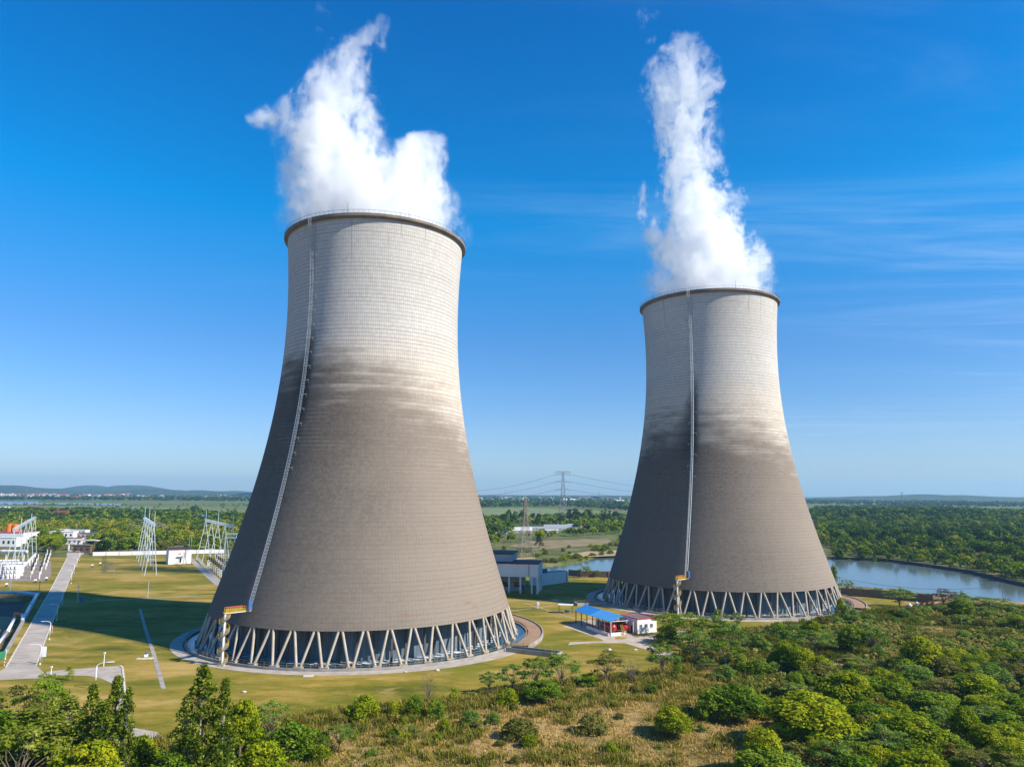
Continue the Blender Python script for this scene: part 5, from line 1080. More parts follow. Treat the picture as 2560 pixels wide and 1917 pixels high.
L_ORANGE = leafmat('russet_leaves', ((0, (.06, .06, .012)), (.35, (.15, .10, .015)), (.65, (.26, .13, .02)), (1, (.34, .20, .03))))
L_GREY = leafmat('grey_twigs', ((0, (.06, .055, .045)), (.5, (.13, .115, .085)), (1, (.22, .19, .14))), .15)
L_STRAW = leafmat('straw_blades', ((0, (.07, .115, .010)), (.3, (.19, .195, .024)), (.55, (.36, .27, .06)), (.8, (.52, .36, .125)), (1, (.62, .46, .2))), .3)
L_OLIVE2 = leafmat('undergrowth_leaves', ((0, (.06, .11, .012)), (.35, (.15, .21, .022)), (.65, (.26, .28, .05)), (1, (.46, .36, .12))))
L_FAR = leafmat('woodland_leaves', ((0, (.012, .032, .010)), (.3, (.045, .10, .010)), (.55, (.12, .185, .012)), (.8, (.23, .255, .015)), (1, (.32, .28, .03))), .25)
M_BARK = mat('bark', (.20, .16, .12), .9, c2=(.10, .08, .06), scale=3)
M_BARKW = mat('pale_bark', (.52, .49, .43), .8, c2=(.30, .27, .22), scale=3)

def leaves(blobs, size, dens, rg, jit=.75, up=.25, aspect=.62, shell=.35, hue=(.5, .22), huez=.0):
    "leaf sized quads scattered through the clumps; returns V, Q, hue"
    Cs = []; Ns = []; Hs = []; zmin = min(b[2] - b[5] for b in blobs); zmax = max(b[2] + b[5] for b in blobs)
    for (x, y, z, rx, ry, rz) in blobs:
        n = max(6, int(dens * (rx * ry + ry * rz + rx * rz) / 3 * 4 * math.pi))
        d = rg.normal(size=(n, 3)); d /= np.linalg.norm(d, axis=1)[:, None]; d[:, 2] = np.where(d[:, 2] < -.55, -d[:, 2] * .6, d[:, 2])
        rr = (1 - shell * rg.random(n) ** 1.5) * (1 + .12 * rg.normal(size=n)); Cs.append(np.array([x, y, z]) + d * rr[:, None] * np.array([rx, ry, rz]))
        Ns.append(d + jit * rg.normal(size=(n, 3)) + np.array([0, 0, up])); hb = rg.normal() * hue[1] * .75
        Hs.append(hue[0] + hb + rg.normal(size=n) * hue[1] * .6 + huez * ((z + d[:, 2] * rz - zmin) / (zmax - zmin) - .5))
    C = np.concatenate(Cs); N = np.concatenate(Ns); Hh = np.concatenate(Hs); N /= np.linalg.norm(N, axis=1)[:, None] + 1e-9
    a = rg.normal(size=N.shape); U = np.cross(N, a); U /= np.linalg.norm(U, axis=1)[:, None] + 1e-9; Wv = np.cross(N, U)
    s = size * (.6 + .8 * rg.random(len(C))); U = U * s[:, None] * .5; Wv = Wv * (s * aspect)[:, None] * .5
    V = np.stack([C - U, C - Wv * .9 + U * .1, C + U, C + Wv], 1).reshape(-1, 3); Q = np.arange(len(V)).reshape(-1, 4); return V, Q, np.clip(Hh, 0, 1)
def limbs(mb, base, tips, r0, rg, mi=0, sag=.15):
    for tp in tips:
        b = Vector(base); e = Vector(tp); m = b.lerp(e, .5) + Vector((rg.normal() * .3, rg.normal() * .3, (e - b).length * sag * .4)); mb.cyl(b, m, r0, r0 * .65, 5); mb.cyl(m, e, r0 * .65, r0 * .2, 5)
def proto(name, kind, seed, parent_name):
    "a tree about 1 unit = 1 m, with trunk and crown; returns (empty, height, width)"
    rg = np.random.default_rng(seed); T = bpy.data.objects.new(parent_name, None); COL.objects.link(T); mb = MB(); bl = []; bark = M_BARK
    if kind == 'dome':      # dense rounded broadleaf: many cauliflower clumps
        h, w = 10, 9
        for k in range(78):
            u = rg.random() ** .75; th = rg.random() * 2 * math.pi; el = rg.uniform(-.25, 1.0); r = .86 * math.cos(math.asin(max(-1, min(1, el)))); bl.append((w / 2 * r * math.cos(th) * (.8 + .2 * u), w / 2 * r * math.sin(th) * (.8 + .2 * u), 4.3 + el * 4.7, *(rg.uniform(.75, 1.35) * np.array([1, 1, .85]))))
        for k in range(10): bl.append((rg.normal() * 1.2, rg.normal() * 1.2, rg.uniform(3, 7), 1.9, 1.9, 1.6))
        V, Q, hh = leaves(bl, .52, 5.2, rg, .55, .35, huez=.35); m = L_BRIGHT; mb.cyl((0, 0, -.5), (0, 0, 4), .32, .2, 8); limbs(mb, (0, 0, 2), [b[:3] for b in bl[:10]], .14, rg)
    elif kind == 'bush':    # full bush down to the ground
        h, w = 5, 6
        for k in range(46):
            th = rg.random() * 2 * math.pi; el = rg.uniform(0, 1); r = math.sqrt(max(0, 1 - el * el)) * .85 * rg.uniform(.7, 1.05); bl.append((w / 2 * r * math.cos(th), w / 2 * r * math.sin(th), .6 + el * 3.7, *(rg.uniform(.5, 1.0) * np.array([1, 1, .85]))))
        for k in range(6): bl.append((rg.normal() * .7, rg.normal() * .7, rg.uniform(1, 2.6), 1.3, 1.3, 1.1))
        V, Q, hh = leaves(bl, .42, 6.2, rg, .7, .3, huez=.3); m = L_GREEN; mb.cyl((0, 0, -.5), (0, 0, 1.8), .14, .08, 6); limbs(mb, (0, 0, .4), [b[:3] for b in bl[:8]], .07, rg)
    elif kind == 'airy':    # open spreading feathery crown on slender limbs
        h, w = 9, 9; tips = []
        for k in range(34):
            th = rg.random() * 2 * math.pi; r = w / 2 * math.sqrt(rg.random()) * .92; z = 8.2 - (r / (w / 2)) ** 2 * 2.8 + rg.normal() * .55 - (2.2 * rg.random() if k % 3 == 0 else 0); bl.append((r * math.cos(th), r * math.sin(th), z, *(rg.uniform(.75, 1.25) * np.array([1.15, 1.15, .42])))); tips.append(bl[-1][:3])
        V, Q, hh = leaves(bl, .46, 8.5, rg, .8, .5, .46, .9, huez=.25); m = L_AIRY
        mb.cyl((0, 0, -.5), (.2, .1, 3.2), .2, .14, 7); limbs(mb, (.2, .1, 3.0), tips[:20], .08, rg); limbs(mb, (.1, .05, 1.4), tips[20:26], .06, rg)
    elif kind == 'poplar':  # upright ascending branches
        h, w = 18, 6.0; bark = M_BARKW
        for k in range(210):
            z = rg.uniform(1.6, 17.4); f = (z - 2.2) / 15.2; env = (w / 2) * (.86 + .5 * f - 1.28 * f * f + .1 * math.sin(z * 1.9)) if f < .97 else .3; env = max(env, .3); th = rg.random() * 2 * math.pi; r = env * math.sqrt(rg.random()); bl.append((r * math.cos(th), r * math.sin(th), z, *(rg.uniform(.42, .85) * np.array([.8, .8, 1.35]))))
        V, Q, hh = leaves(bl, .40, 5.0, rg, 1.0, .1, .75, .8, hue=(.48, .3), huez=.2); m = L_POPLAR
        mb.cyl((0, 0, -.5), (0, 0, 8), .20, .13, 8); mb.cyl((0, 0, 8), (.1, 0, 17), .13, .03, 6)
        for k in range(26): z = rg.uniform(2, 13); th = rg.random() * 2 * math.pi; L = (2.9 * (1 - z / 20)); mb.cyl((0, 0, z), (L * .6 * math.cos(th), L * .6 * math.sin(th), z + L * 1.3), .055, .015, 4)
    elif kind == 'pine':
        h, w = 14, 6
        for k in range(46):
            z = rg.uniform(3, 13.6); f = (z - 3) / 10.6; env = 2.7 * (1 - f) ** .7 + .3; th = rg.random() * 2 * math.pi; r = env * math.sqrt(rg.random()); bl.append((r * math.cos(th), r * math.sin(th), z, *(rg.uniform(.6, 1.1) * np.array([1.1, 1.1, .55]))))
        V, Q, hh = leaves(bl, .75, 2.6, rg, .8, .3); m = L_DARK; mb.cyl((0, 0, -.5), (0, 0, 13), .25, .06, 6)
    elif kind == 'cone':    # small dense conical evergreen
        h, w = 5, 3.2
        for k in range(40):
            z = rg.uniform(.5, 4.8); f = z / 5; env = 1.45 * (1 - f) ** .75 + .1; th = rg.random() * 2 * math.pi; r = env * math.sqrt(rg.random()) * .9; bl.append((r * math.cos(th), r * math.sin(th), z, *(rg.uniform(.3, .55) * np.array([1, 1, .9]))))
        V, Q, hh = leaves(bl, .3, 9, rg, .7, .3); m = L_BRIGHT; mb.cyl((0, 0, -.4), (0, 0, 2), .12, .06, 6)
    elif kind == 'bare':    # nearly leafless
        h, w = 7, 5; tips = []
        for k in range(20): th = rg.random() * 2 * math.pi; r = rg.uniform(.5, 2.4); tips.append((r * math.cos(th), r * math.sin(th), rg.uniform(4, 7)))
        for tp in tips:
            bl.append((*tp, .5, .5, .5))
        V, Q, hh = leaves(bl, .26, 4.0, rg, 1.2, 0, .25, .9); m = L_GREY; mb.cyl((0, 0, -.4), (0, 0, 2.4), .13, .09, 6); limbs(mb, (0, 0, 1.2), tips[:10], .06, rg); limbs(mb, (0, 0, 2.3), tips[10:], .06, rg)
        for tp in tips:
            for k in range(4): mb.cyl(tp, (tp[0] + rg.normal() * .6, tp[1] + rg.normal() * .6, tp[2] + rg.random() * .9), .02, .008, 3)
    elif kind == 'wood':    # mid distance woodland tree
        h, w = 9, 9
        for k in range(22):
            th = rg.random() * 2 * math.pi; el = rg.uniform(-.1, 1); r = math.sqrt(max(0, 1 - el * el)) * .8; bl.append((w / 2 * r * math.cos(th), w / 2 * r * math.sin(th), 3.6 + el * 4.2, *(rg.uniform(1.1, 1.8) * np.array([1, 1, .8]))))
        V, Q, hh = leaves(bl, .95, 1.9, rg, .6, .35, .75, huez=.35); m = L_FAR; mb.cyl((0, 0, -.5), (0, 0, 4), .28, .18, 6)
    tr = mb.build('trunk', bark, T); cr_ = npmesh('crown', V, Q, m, T, {'hue': hh}); return T, h, w
SRC = {}
NV = {'dome': 3, 'bush': 3, 'airy': 3, 'poplar': 2, 'pine': 2, 'cone': 2, 'bare': 2, 'wood': 4}
NAMES = {'dome': 'broadleaf_tree', 'bush': 'bush', 'airy': 'feathery_tree', 'poplar': 'poplar_tree', 'pine': 'pine_tree', 'cone': 'conical_shrub', 'bare': 'bare_tree', 'wood': 'woodland_tree'}
for k, n in NV.items(): SRC[k] = [list(proto(k, k, 100 + 17 * i + len(k) * 7, NAMES[k])) + [False] for i in range(n)]
def remat(T, m):
    for c in T.children:
        if c.name.startswith('crown'):
            c.data.materials[0] = c.data.materials[0]
            c.material_slots[0].link = 'OBJECT'; c.material_slots[0].material = m
def plant(kind, x, y, hh, ww, label, group=None, cat='tree', m=None, z=None, lean=0):
    e = random.choice(SRC[kind])
    if e[3]: T = copy_tree(e[0])
    else: T = e[0]; e[3] = True
    s = ww / e[2]; T.location = (x, y, tz(x, y) - .1 if z is None else z); T.scale = (s * random.uniform(.92, 1.08), s * random.uniform(.92, 1.08), hh / e[1]); T.rotation_euler = (0, 0, random.uniform(0, 6.28)); tag(T, label, cat, group)
    if 'group' in T and not group: del T['group']
    if m is not None: remat(T, m)
    elif T is not e[0]: remat(T, T.children[0].data.materials[0] if T.children[0].name.startswith('crown') else [c for c in T.children if c.name.startswith('crown')][0].data.materials[0])
    return T
def at(kind, x, top, base, wpx, label, group=None, cat='tree', m=None, hs=1.0):
    p = G(x, base); h = max(1.0, HGT(x, base, top)) * hs; w = wpx * MPP(p); return plant(kind, p[0], p[1], h, w, label, group, cat, m)
# --- near left
at('poplar', 490, 1656, 1985, 120, 'tallest poplar in front of the lawn, below the nearer tower')
at('poplar', 548, 1692, 1975, 70, 'slim poplar leaning on the right side of the tallest poplar')
at('poplar', 452, 1730, 1990, 84, 'short poplar on the left side of the tallest poplar')
at('poplar', 272, 1690, 1975, 82, 'poplar whose tip stands against the white side path')
at('poplar', 212, 1708, 1980, 78, 'dark slim poplar left of the poplar at the side path')
at('poplar', 302, 1716, 1985, 64, 'small poplar overlapping the white kerb of the side path')
at('poplar', 240, 1752, 1996, 90, 'lower bushy poplar at the foot of the side path poplars')
for k, (x, top, base, w, kd, mm) in enumerate(((20, 1712, 1900, 130, 'airy', L_OLIVE), (95, 1690, 1860, 100, 'airy', L_GREEN), (160, 1735, 1925, 100, 'poplar', None), (60, 1765, 1960, 150, 'poplar', L_POPLAR), (-20, 1770, 1985, 170, 'poplar', L_GREEN), (130, 1800, 1990, 140, 'poplar', L_POPLAR), (30, 1820, 2040, 180, 'airy', L_POPLAR), (200, 1850, 2050, 150, 'dome', L_BRIGHT), (110, 1740, 1890, 80, 'bush', L_POPLAR), (128, 1705, 1800, 60, 'airy', L_GREEN))):
    at(kd, x, top, base, w, ('loose tree top at the very left edge below the road', 'twiggy tree top just under the road end', 'narrow tree left of the dark poplar', 'leafy tree in the left corner thicket', 'big tree cut by the left photo edge', 'rounded tree at the foot of the left thicket', 'lowest tree in the left bottom corner', 'bright tree at the bottom below the side path poplars', 'small bush beside the twiggy tree top', 'small dark green tree right at the road corner')[k], None, m=mm)
at('cone', 172, 1663, 1700, 29, 'single small round tree standing alone on the lawn with its shadow', m=L_BRIGHT)
for (kd, x, top, base, w, lab, mm) in (
    ('bush', 345, 1832, 1935, 92, 'bright yellow-green bush between the two poplar groups', L_BRIGHT), ('dome', 415, 1870, 2000, 110, 'dark bush at the bottom between the poplars', L_GREEN),
    ('dome', 598, 1748, 1905, 88, 'bright leafy tree right beside the tallest poplar', L_BRIGHT), ('airy', 672, 1752, 1870, 92, 'pale feathery tree right of the poplars', None), ('bush', 628, 1800, 1890, 80, 'mid green bush below the pale feathery tree', None),
    ('bush', 720, 1800, 1900, 110, 'broad dark bush in front of the lawn edge', None), ('bush', 655, 1850, 1960, 120, 'big green bush near the bottom right of the poplars', L_BRIGHT), ('bush', 545, 1870, 1975, 90, 'light bush at the foot of the slim poplar', L_AIRY), ('bush', 780, 1822, 1890, 80, 'green bush at the edge of the dry grass', None), ('bush', 735, 1793, 1830, 60, 'maroon twiggy bush at the lawn edge', L_ORANGE),
    ('airy', 845, 1822, 1890, 78, 'grey-green feathery bush in the dry grass', None), ('bush', 800, 1868, 1915, 50, 'bright small bush near the bottom of the dry grass', L_BRIGHT),
    ('bush', 905, 1733, 1795, 84, 'bright bush on the lawn edge below the nearer tower', L_BRIGHT), ('bush', 987, 1745, 1790, 36, 'small bright bush right of the lawn edge bush', L_BRIGHT), ('bush', 1035, 1733, 1790, 54, 'round bush below the bare tree', None), ('bare', 1072, 1686, 1762, 48, 'leafless tree on the lawn edge', None), ('bush', 1090, 1745, 1795, 52, 'dark bush at the foot of the leafless tree', None),
    ('cone', 1133, 1718, 1754, 38, 'small bright round shrub right of the leafless tree', None), ('cone', 1010, 1790, 1848, 40, 'upright bright shrub in the dry grass', L_BRIGHT), ('bush', 1175, 1776, 1818, 56, 'light green bush in the middle of the dry grass', L_AIRY), ('bush', 1108, 1790, 1832, 36, 'small yellow-green bush in the dry grass', L_BRIGHT),
    ('airy', 1342, 1640, 1732, 80, 'feathery tree, left of the central pair on the lawn edge', None), ('airy', 1402, 1630, 1728, 92, 'feathery tree, right of the central pair on the lawn edge', None), ('airy', 1280, 1660, 1732, 74, 'feathery tree left of the central pair', None), ('airy', 1222, 1676, 1735, 44, 'thin twiggy tree at the left of the feathery row', None),
    ('dome', 1357, 1698, 1758, 92, 'dark round bush below the central feathery pair', L_GREEN), ('bush', 1268, 1720, 1770, 52, 'bright bush below the left feathery tree', L_BRIGHT), ('airy', 1517, 1630, 1708, 88, 'grey-green feathery tree right of the central pair', L_OLIVE), ('bare', 1580, 1655, 1706, 72, 'dry brown bush at the end of the feathery row', None), ('bush', 1470, 1680, 1712, 60, 'low dark bush between the feathery trees', None),
    ('airy', 1658, 1606, 1694, 88, 'leaning feathery tree where the lane ends', None), ('cone', 1692, 1640, 1694, 40, 'dark conical shrub under the leaning feathery tree', L_GREEN), ('airy', 1672, 1530, 1592, 78, 'green tree hiding the right window of the control house', L_GREEN), ('bush', 1670, 1560, 1605, 70, 'dark bush beside the control house', None),
    ('bush', 1528, 1850, 1888, 42, 'bright bush near the bottom of the dry grass', L_BRIGHT), ('bush', 1322, 1838, 1874, 46, 'small bright bush in the lower dry grass', L_BRIGHT), ('bush', 1482, 1786, 1834, 82, 'olive bush beside the bare earth track', L_OLIVE), ('bush', 1300, 1800, 1850, 90, 'olive hummock bush in the dry grass', L_OLIVE), ('dome', 1682, 1763, 1838, 86, 'rounded bright bush at the right end of the dry grass', L_BRIGHT), ('bush', 1232, 1782, 1815, 34, 'tiny light bush in the dry grass', L_AIRY),
    # right thicket
    ('airy', 1722, 1530, 1612, 92, 'feathery tree in front of the farther tower, leftmost of its row', L_GREEN), ('airy', 1782, 1540, 1625, 100, 'broad feathery tree below the spiral stair of the farther tower', L_GREEN), ('airy', 1832, 1556, 1640, 84, 'feathery tree right of the spiral stair tree', None), ('airy', 1740, 1575, 1655, 110, 'spreading tree in front of the feathery row', None), ('airy', 1815, 1600, 1664, 90, 'low spreading tree before the thicket', L_GREEN), ('airy', 1845, 1528, 1580, 38, 'thin young tree against the tower legs', None),
    ('airy', 1800, 1520, 1570, 36, 'second thin young tree against the tower legs', None), ('bush', 1950, 1553, 1592, 54, 'round green bush under the tower legs', None), ('bush', 1896, 1583, 1628, 60, 'dome shaped pale green bush', L_AIRY), ('airy', 2038, 1576, 1636, 86, 'feathery tree in the middle of the right scrub', None), ('dome', 2030, 1546, 1598, 48, 'bright upright tree near the farther tower basin', None), ('cone', 1918, 1560, 1585, 16, 'tiny dark fir beside the round green bush', L_DARK),
    ('dome', 1972, 1597, 1672, 74, 'bright tree, left of the leaning bright pair', None), ('dome', 2008, 1612, 1684, 70, 'bright tree, right of the leaning bright pair', None), ('bush', 2052, 1630, 1690, 60, 'yellow-green bush right of the bright pair', L_BRIGHT), ('dome', 2131, 1564, 1636, 62, 'maple-like bright tree in the right scrub', L_GREEN), ('airy', 2185, 1570, 1640, 64, 'thin feathery tree right of the maple-like tree', None), ('dome', 2307, 1588, 1680, 84, 'big dome shaped bright tree alone on the right slope', None), ('bush', 2375, 1620, 1672, 50, 'small bright tree right of the big dome tree', L_BRIGHT), ('bush', 2260, 1640, 1690, 66, 'dark bush in the shade of the big dome tree', None),
    ('dome', 2030, 1738, 1872, 176, 'largest bright tree in the lower right thicket', None), ('dome', 2122, 1678, 1782, 120, 'second largest bright tree behind the largest one', L_BRIGHT), ('dome', 1838, 1702, 1796, 128, 'wide green tree between dry grass and thicket', L_GREEN), ('bush', 1775, 1722, 1800, 76, 'dark green bush left of the wide green tree', None), ('bush', 1905, 1722, 1780, 76, 'green bush right of the wide green tree', L_BRIGHT), ('dome', 1908, 1812, 1935, 92, 'bright bush-like tree at the bottom, left of the largest tree', L_BRIGHT), ('cone', 2193, 1733, 1788, 46, 'russet orange pointed shrub in the thicket', L_ORANGE), ('dome', 2292, 1788, 1886, 122, 'domed yellow-green tree in the lower right thicket', None),
    ('dome', 2452, 1686, 1764, 86, 'sunlit domed tree at the upper right of the thicket', None), ('dome', 2470, 1742, 1800, 90, 'sunlit tree just below the sunlit domed tree', None), ('dome', 2418, 1760, 1846, 62, 'upright sunlit tree in the right thicket', None), ('dome', 2532, 1840, 1940, 92, 'bright tree at the lower right photo corner', None), ('dome', 2305, 1876, 1975, 124, 'yellowish tree at the bottom edge right of the centre thicket', L_BRIGHT), ('bush', 2090, 1868, 1940, 56, 'orange tinted bush at the bottom edge', L_ORANGE), ('airy', 2150, 1862, 1945, 70, 'blue-green feathery bush at the bottom edge', L_GREEN), ('dome', 2295, 1652, 1716, 80, 'grey-green tree above the thicket', L_AIRY),
    ('airy', 2475, 1875, 1955, 140, 'pale olive flat-topped bush at the bottom right', L_OLIVE), ('dome', 2404, 1496, 1541, 52, 'dark domed tree alone at the river edge', L_GREEN), ('bush', 2543, 1534, 1570, 44, 'dark tree at the right photo edge near the river', None), ('cone', 2449, 1572, 1598, 26, 'small pointed bright shrub on the right slope', None), ('bush', 2412, 1570, 1590, 26, 'small yellow bush by the grey stump pole', L_BRIGHT), ('airy', 2478, 1495, 1526, 100, 'wide flat-topped tree against the river', None), ('airy', 2360, 1472, 1520, 66, 'brownish half bare tree against the river', L_GREY), ('airy', 2400, 1476, 1518, 40, 'thin light tree right of the half bare tree', None),
    ('airy', 2250, 1468, 1518, 74, 'feathery tree in front of the river wall', None), ('airy', 2118, 1449, 1482, 32, 'small tree behind the river wall beside the utility pole', None), ('airy', 2152, 1466, 1486, 26, 'low tree behind the river wall', None), ('airy', 2198, 1468, 1492, 34, 'bushy tree behind the river wall', None), ('airy', 1462, 1413, 1444, 40, 'tree behind the brick river wall between the towers', None), ('airy', 1494, 1424, 1443, 20, 'smaller tree behind the brick river wall', None), ('bush', 2085, 1396, 1440, 18, 'dark bush hugging the edge of the farther tower', None), ('bush', 2125, 1508, 1556, 40, 'green bush around the wooden pole', L_AIRY), ('bush', 2105, 1490, 1540, 24, 'bright shrub in front of the tower legs at the right', L_BRIGHT),
    ('bush', 2250, 1700, 1760, 90, 'dark green tree in the middle of the thicket', None), ('bush', 2370, 1730, 1790, 70, 'green tree beside the deep shade in the thicket', None), ('bush', 2200, 1800, 1870, 90, 'mid green bush right of the largest tree', None), ('airy', 2350, 1695, 1745, 80, 'grey feathery tree in the upper thicket', L_OLIVE), ('dome', 2380, 1830, 1900, 80, 'green tree left of the lower right corner', L_GREEN), ('bush', 2205, 1870, 1950, 90, 'green bush at the bottom edge of the thicket', L_BRIGHT), ('cone', 2385, 1855, 1925, 48, 'russet shrub at the bottom right', L_ORANGE), ('airy', 2260, 1860, 1920, 80, 'blue-green bush below the domed yellow-green tree', L_GREEN), ('bush', 2520, 1770, 1830, 90, 'green tree at the right photo edge of the thicket', L_GREEN), ('bush', 1980, 1880, 1960, 90, 'light bush at the bottom below the largest tree', L_AIRY)):
    at(kd, x, top, base, w, lab, cat='tree' if kd in ('airy', 'dome', 'poplar', 'bare') else 'bush', m=mm)
# --- unnamed filler bushes of the scrub
def inpoly(x, y, poly): return sdf(np.array([[x, y]]), poly)[0] < 0
def scatter(n, px_poly, kinds, hrange, label, group, mats_, dmin=2.5, cat='bush', wf=(1.1, 1.7)):
    P = np.array([G(*q) for q in px_poly]); lo = P.min(0); hi = P.max(0); pts = []; tries = 0
    while len(pts) < n and tries < n * 60:
        tries += 1; x = random.uniform(lo[0], hi[0]); y = random.uniform(lo[1], hi[1])
        if not inpoly(x, y, P) or any((x - a) ** 2 + (y - b) ** 2 < dmin * dmin for a, b in pts): continue
        pts.append((x, y)); k = random.choice(kinds); h = random.uniform(*hrange); w = h * random.uniform(*wf); plant(k, x, y, h, w, label, group, cat, random.choice(mats_))
scatter(150, ((1800, 1640), (2060, 1680), (2560, 1640), (2700, 1960), (1880, 1990), (1960, 1760)), ['bush', 'dome', 'airy', 'bush'], (2.8, 5.6), 'leafy bush filling the dense thicket in the lower right corner', 'bushes filling the lower right thicket', [L_GREEN, L_AIRY, L_BRIGHT, L_GREEN, L_OLIVE], 2.6, 'bush', (.9, 1.9))
scatter(110, ((1720, 1640), (1830, 1585), (2060, 1560), (2330, 1520), (2620, 1525), (2640, 1640), (2060, 1690), (1800, 1700)), ['bush', 'airy', 'bush'], (1.3, 3.4), 'low scrub bush on the slope right of the lane', 'scrub bushes on the right slope', [L_AIRY, L_GREEN, L_OLIVE, L_AIRY, L_OLIVE], 4.0, wf=(1.5, 2.6))
scatter(26, ((560, 1840), (900, 1772), (1200, 1745), (1600, 1700), (1660, 1740), (1400, 1800), (700, 1920)), ['bush'], (1.1, 2.2), 'low olive bush in the strip of reeds along the lawn edge', 'olive bushes along the lawn edge', [L_OLIVE, L_GREEN, L_OLIVE], 4.0, wf=(1.2, 2.0))
scatter(22, ((700, 1925), (900, 1830), (1300, 1770), (1650, 1720), (1800, 1800), (1860, 1930)), ['bush'], (.8, 1.7), 'small olive bush scattered in the dry golden grass', 'olive bushes in the dry grass', [L_OLIVE, L_OLIVE, L_AIRY], 4.0, wf=(1.2, 2.0))
# --- rough grass and reeds: uncountable
def blades(xy, nb, h, spread, wid, hue, rg, lean=.45):
    n = len(xy); tot = n * nb; base = np.repeat(xy, nb, 0) + rg.normal(size=(tot, 2)) * np.repeat(spread, nb)[:, None] * .5
    zb = terrain(base[:, 0], base[:, 1]) - .05; hh = np.repeat(h, nb) * (.55 + .6 * rg.random(tot)); th = rg.random(tot) * 2 * np.pi; ln = lean * rg.random(tot) * hh; ww = wid * (.6 + .8 * rg.random(tot))
    out = np.stack([np.cos(th), np.sin(th)], 1); sd_ = np.stack([-out[:, 1], out[:, 0]], 1)
    b0 = np.concatenate([base - sd_ * ww[:, None] / 2, zb[:, None]], 1); b1 = np.concatenate([base + sd_ * ww[:, None] / 2, zb[:, None]], 1)
    m_ = np.concatenate([base + out * ln[:, None] * .4, (zb + hh * .68)[:, None]], 1); t_ = np.concatenate([base + out * ln[:, None] * 1.15, (zb + hh * (1 - .25 * rg.random(tot)))[:, None]], 1)
    o3 = np.concatenate([sd_ * ww[:, None] * .45, np.zeros((tot, 1))], 1); V = np.stack([b0, b1, m_ + o3, m_ - o3, t_ + o3 * .25, t_ - o3 * .25], 1).reshape(-1, 3); i = np.arange(tot) * 6
    Q = np.concatenate([np.stack([i, i + 1, i + 2, i + 3], 1), np.stack([i + 3, i + 2, i + 4, i + 5], 1)], 0); hf = np.clip(np.repeat(hue, nb) + rg.normal(size=tot) * .11, 0, 1); return V, Q, np.concatenate([hf, np.clip(hf + .1, 0, 1)])
def field_pts(n, px_poly, rg):
    P = np.array([G(*q) for q in px_poly]); lo = P.min(0); hi = P.max(0); c = lo + rg.random((n * 4, 2)) * (hi - lo); c = c[sdf(c, P) < 0]; return c[:n]
rg = np.random.default_rng(5)
SCRUB = ((-200, 1960), (380, 1850), (620, 1806), (881, 1772), (1085, 1750), (1308, 1718), (1451, 1698), (1614, 1684), (1700, 1642), (1823, 1580), (2026, 1551), (2201, 1522), (2440, 1508), (2720, 1524), (2760, 2000), (-200, 2080))
c = field_pts(30000, SCRUB, rg); f1 = fnoise(c[:, 0], c[:, 1], 17, 40); f2 = fnoise(c[:, 0], c[:, 1], 6, 41)
edge = smooth(scrub_edge(c[:, 0]) - c[:, 1], 26, 4); wet = smooth(c[:, 0], 30, 85)
keep = rg.random(len(c)) < (.55 + .45 * f2); c, f1, f2, edge, wet = c[keep], f1[keep], f2[keep], edge[keep], wet[keep]
V, Q, hh = blades(c, 9, .35 + .35 * f2, .9 + 0 * f1, .15, .74 - .55 * smooth(f1, .5, .66) * .8 - .5 * wet - .12 * edge, rg); npmesh('dry_grass', V, Q, L_STRAW, None, {'hue': hh}); tag(bpy.data.objects['dry_grass'], 'dry golden grass over the scrub land in front', kind='stuff')
c = field_pts(26000, SCRUB, rg); f1 = fnoise(c[:, 0], c[:, 1], 11, 60); f2 = fnoise(c[:, 0], c[:, 1], 5, 61); edge = smooth(scrub_edge(c[:, 0]) - c[:, 1], 24, 3); wet = smooth(c[:, 0], 40, 95)
k = smooth(f1 * .62 + f2 * .38 + .17 * edge + .06 * wet, .47, .60); keep = rg.random(len(c)) < k * .40; c, f1, f2, edge, wet = c[keep], f1[keep], f2[keep], edge[keep], wet[keep]
V, Q, hh = blades(c, 30, .8 + .9 * f2 + .3 * edge, .9 + .5 * f1, .12, .34 + .26 * (rg.random(len(c)) - .35) - .24 * wet, rg, .75); npmesh('reed_clumps', V, Q, L_STRAW, None, {'hue': hh}); tag(bpy.data.objects['reed_clumps'], 'arching green-brown reed clumps in the dry grass', kind='stuff')
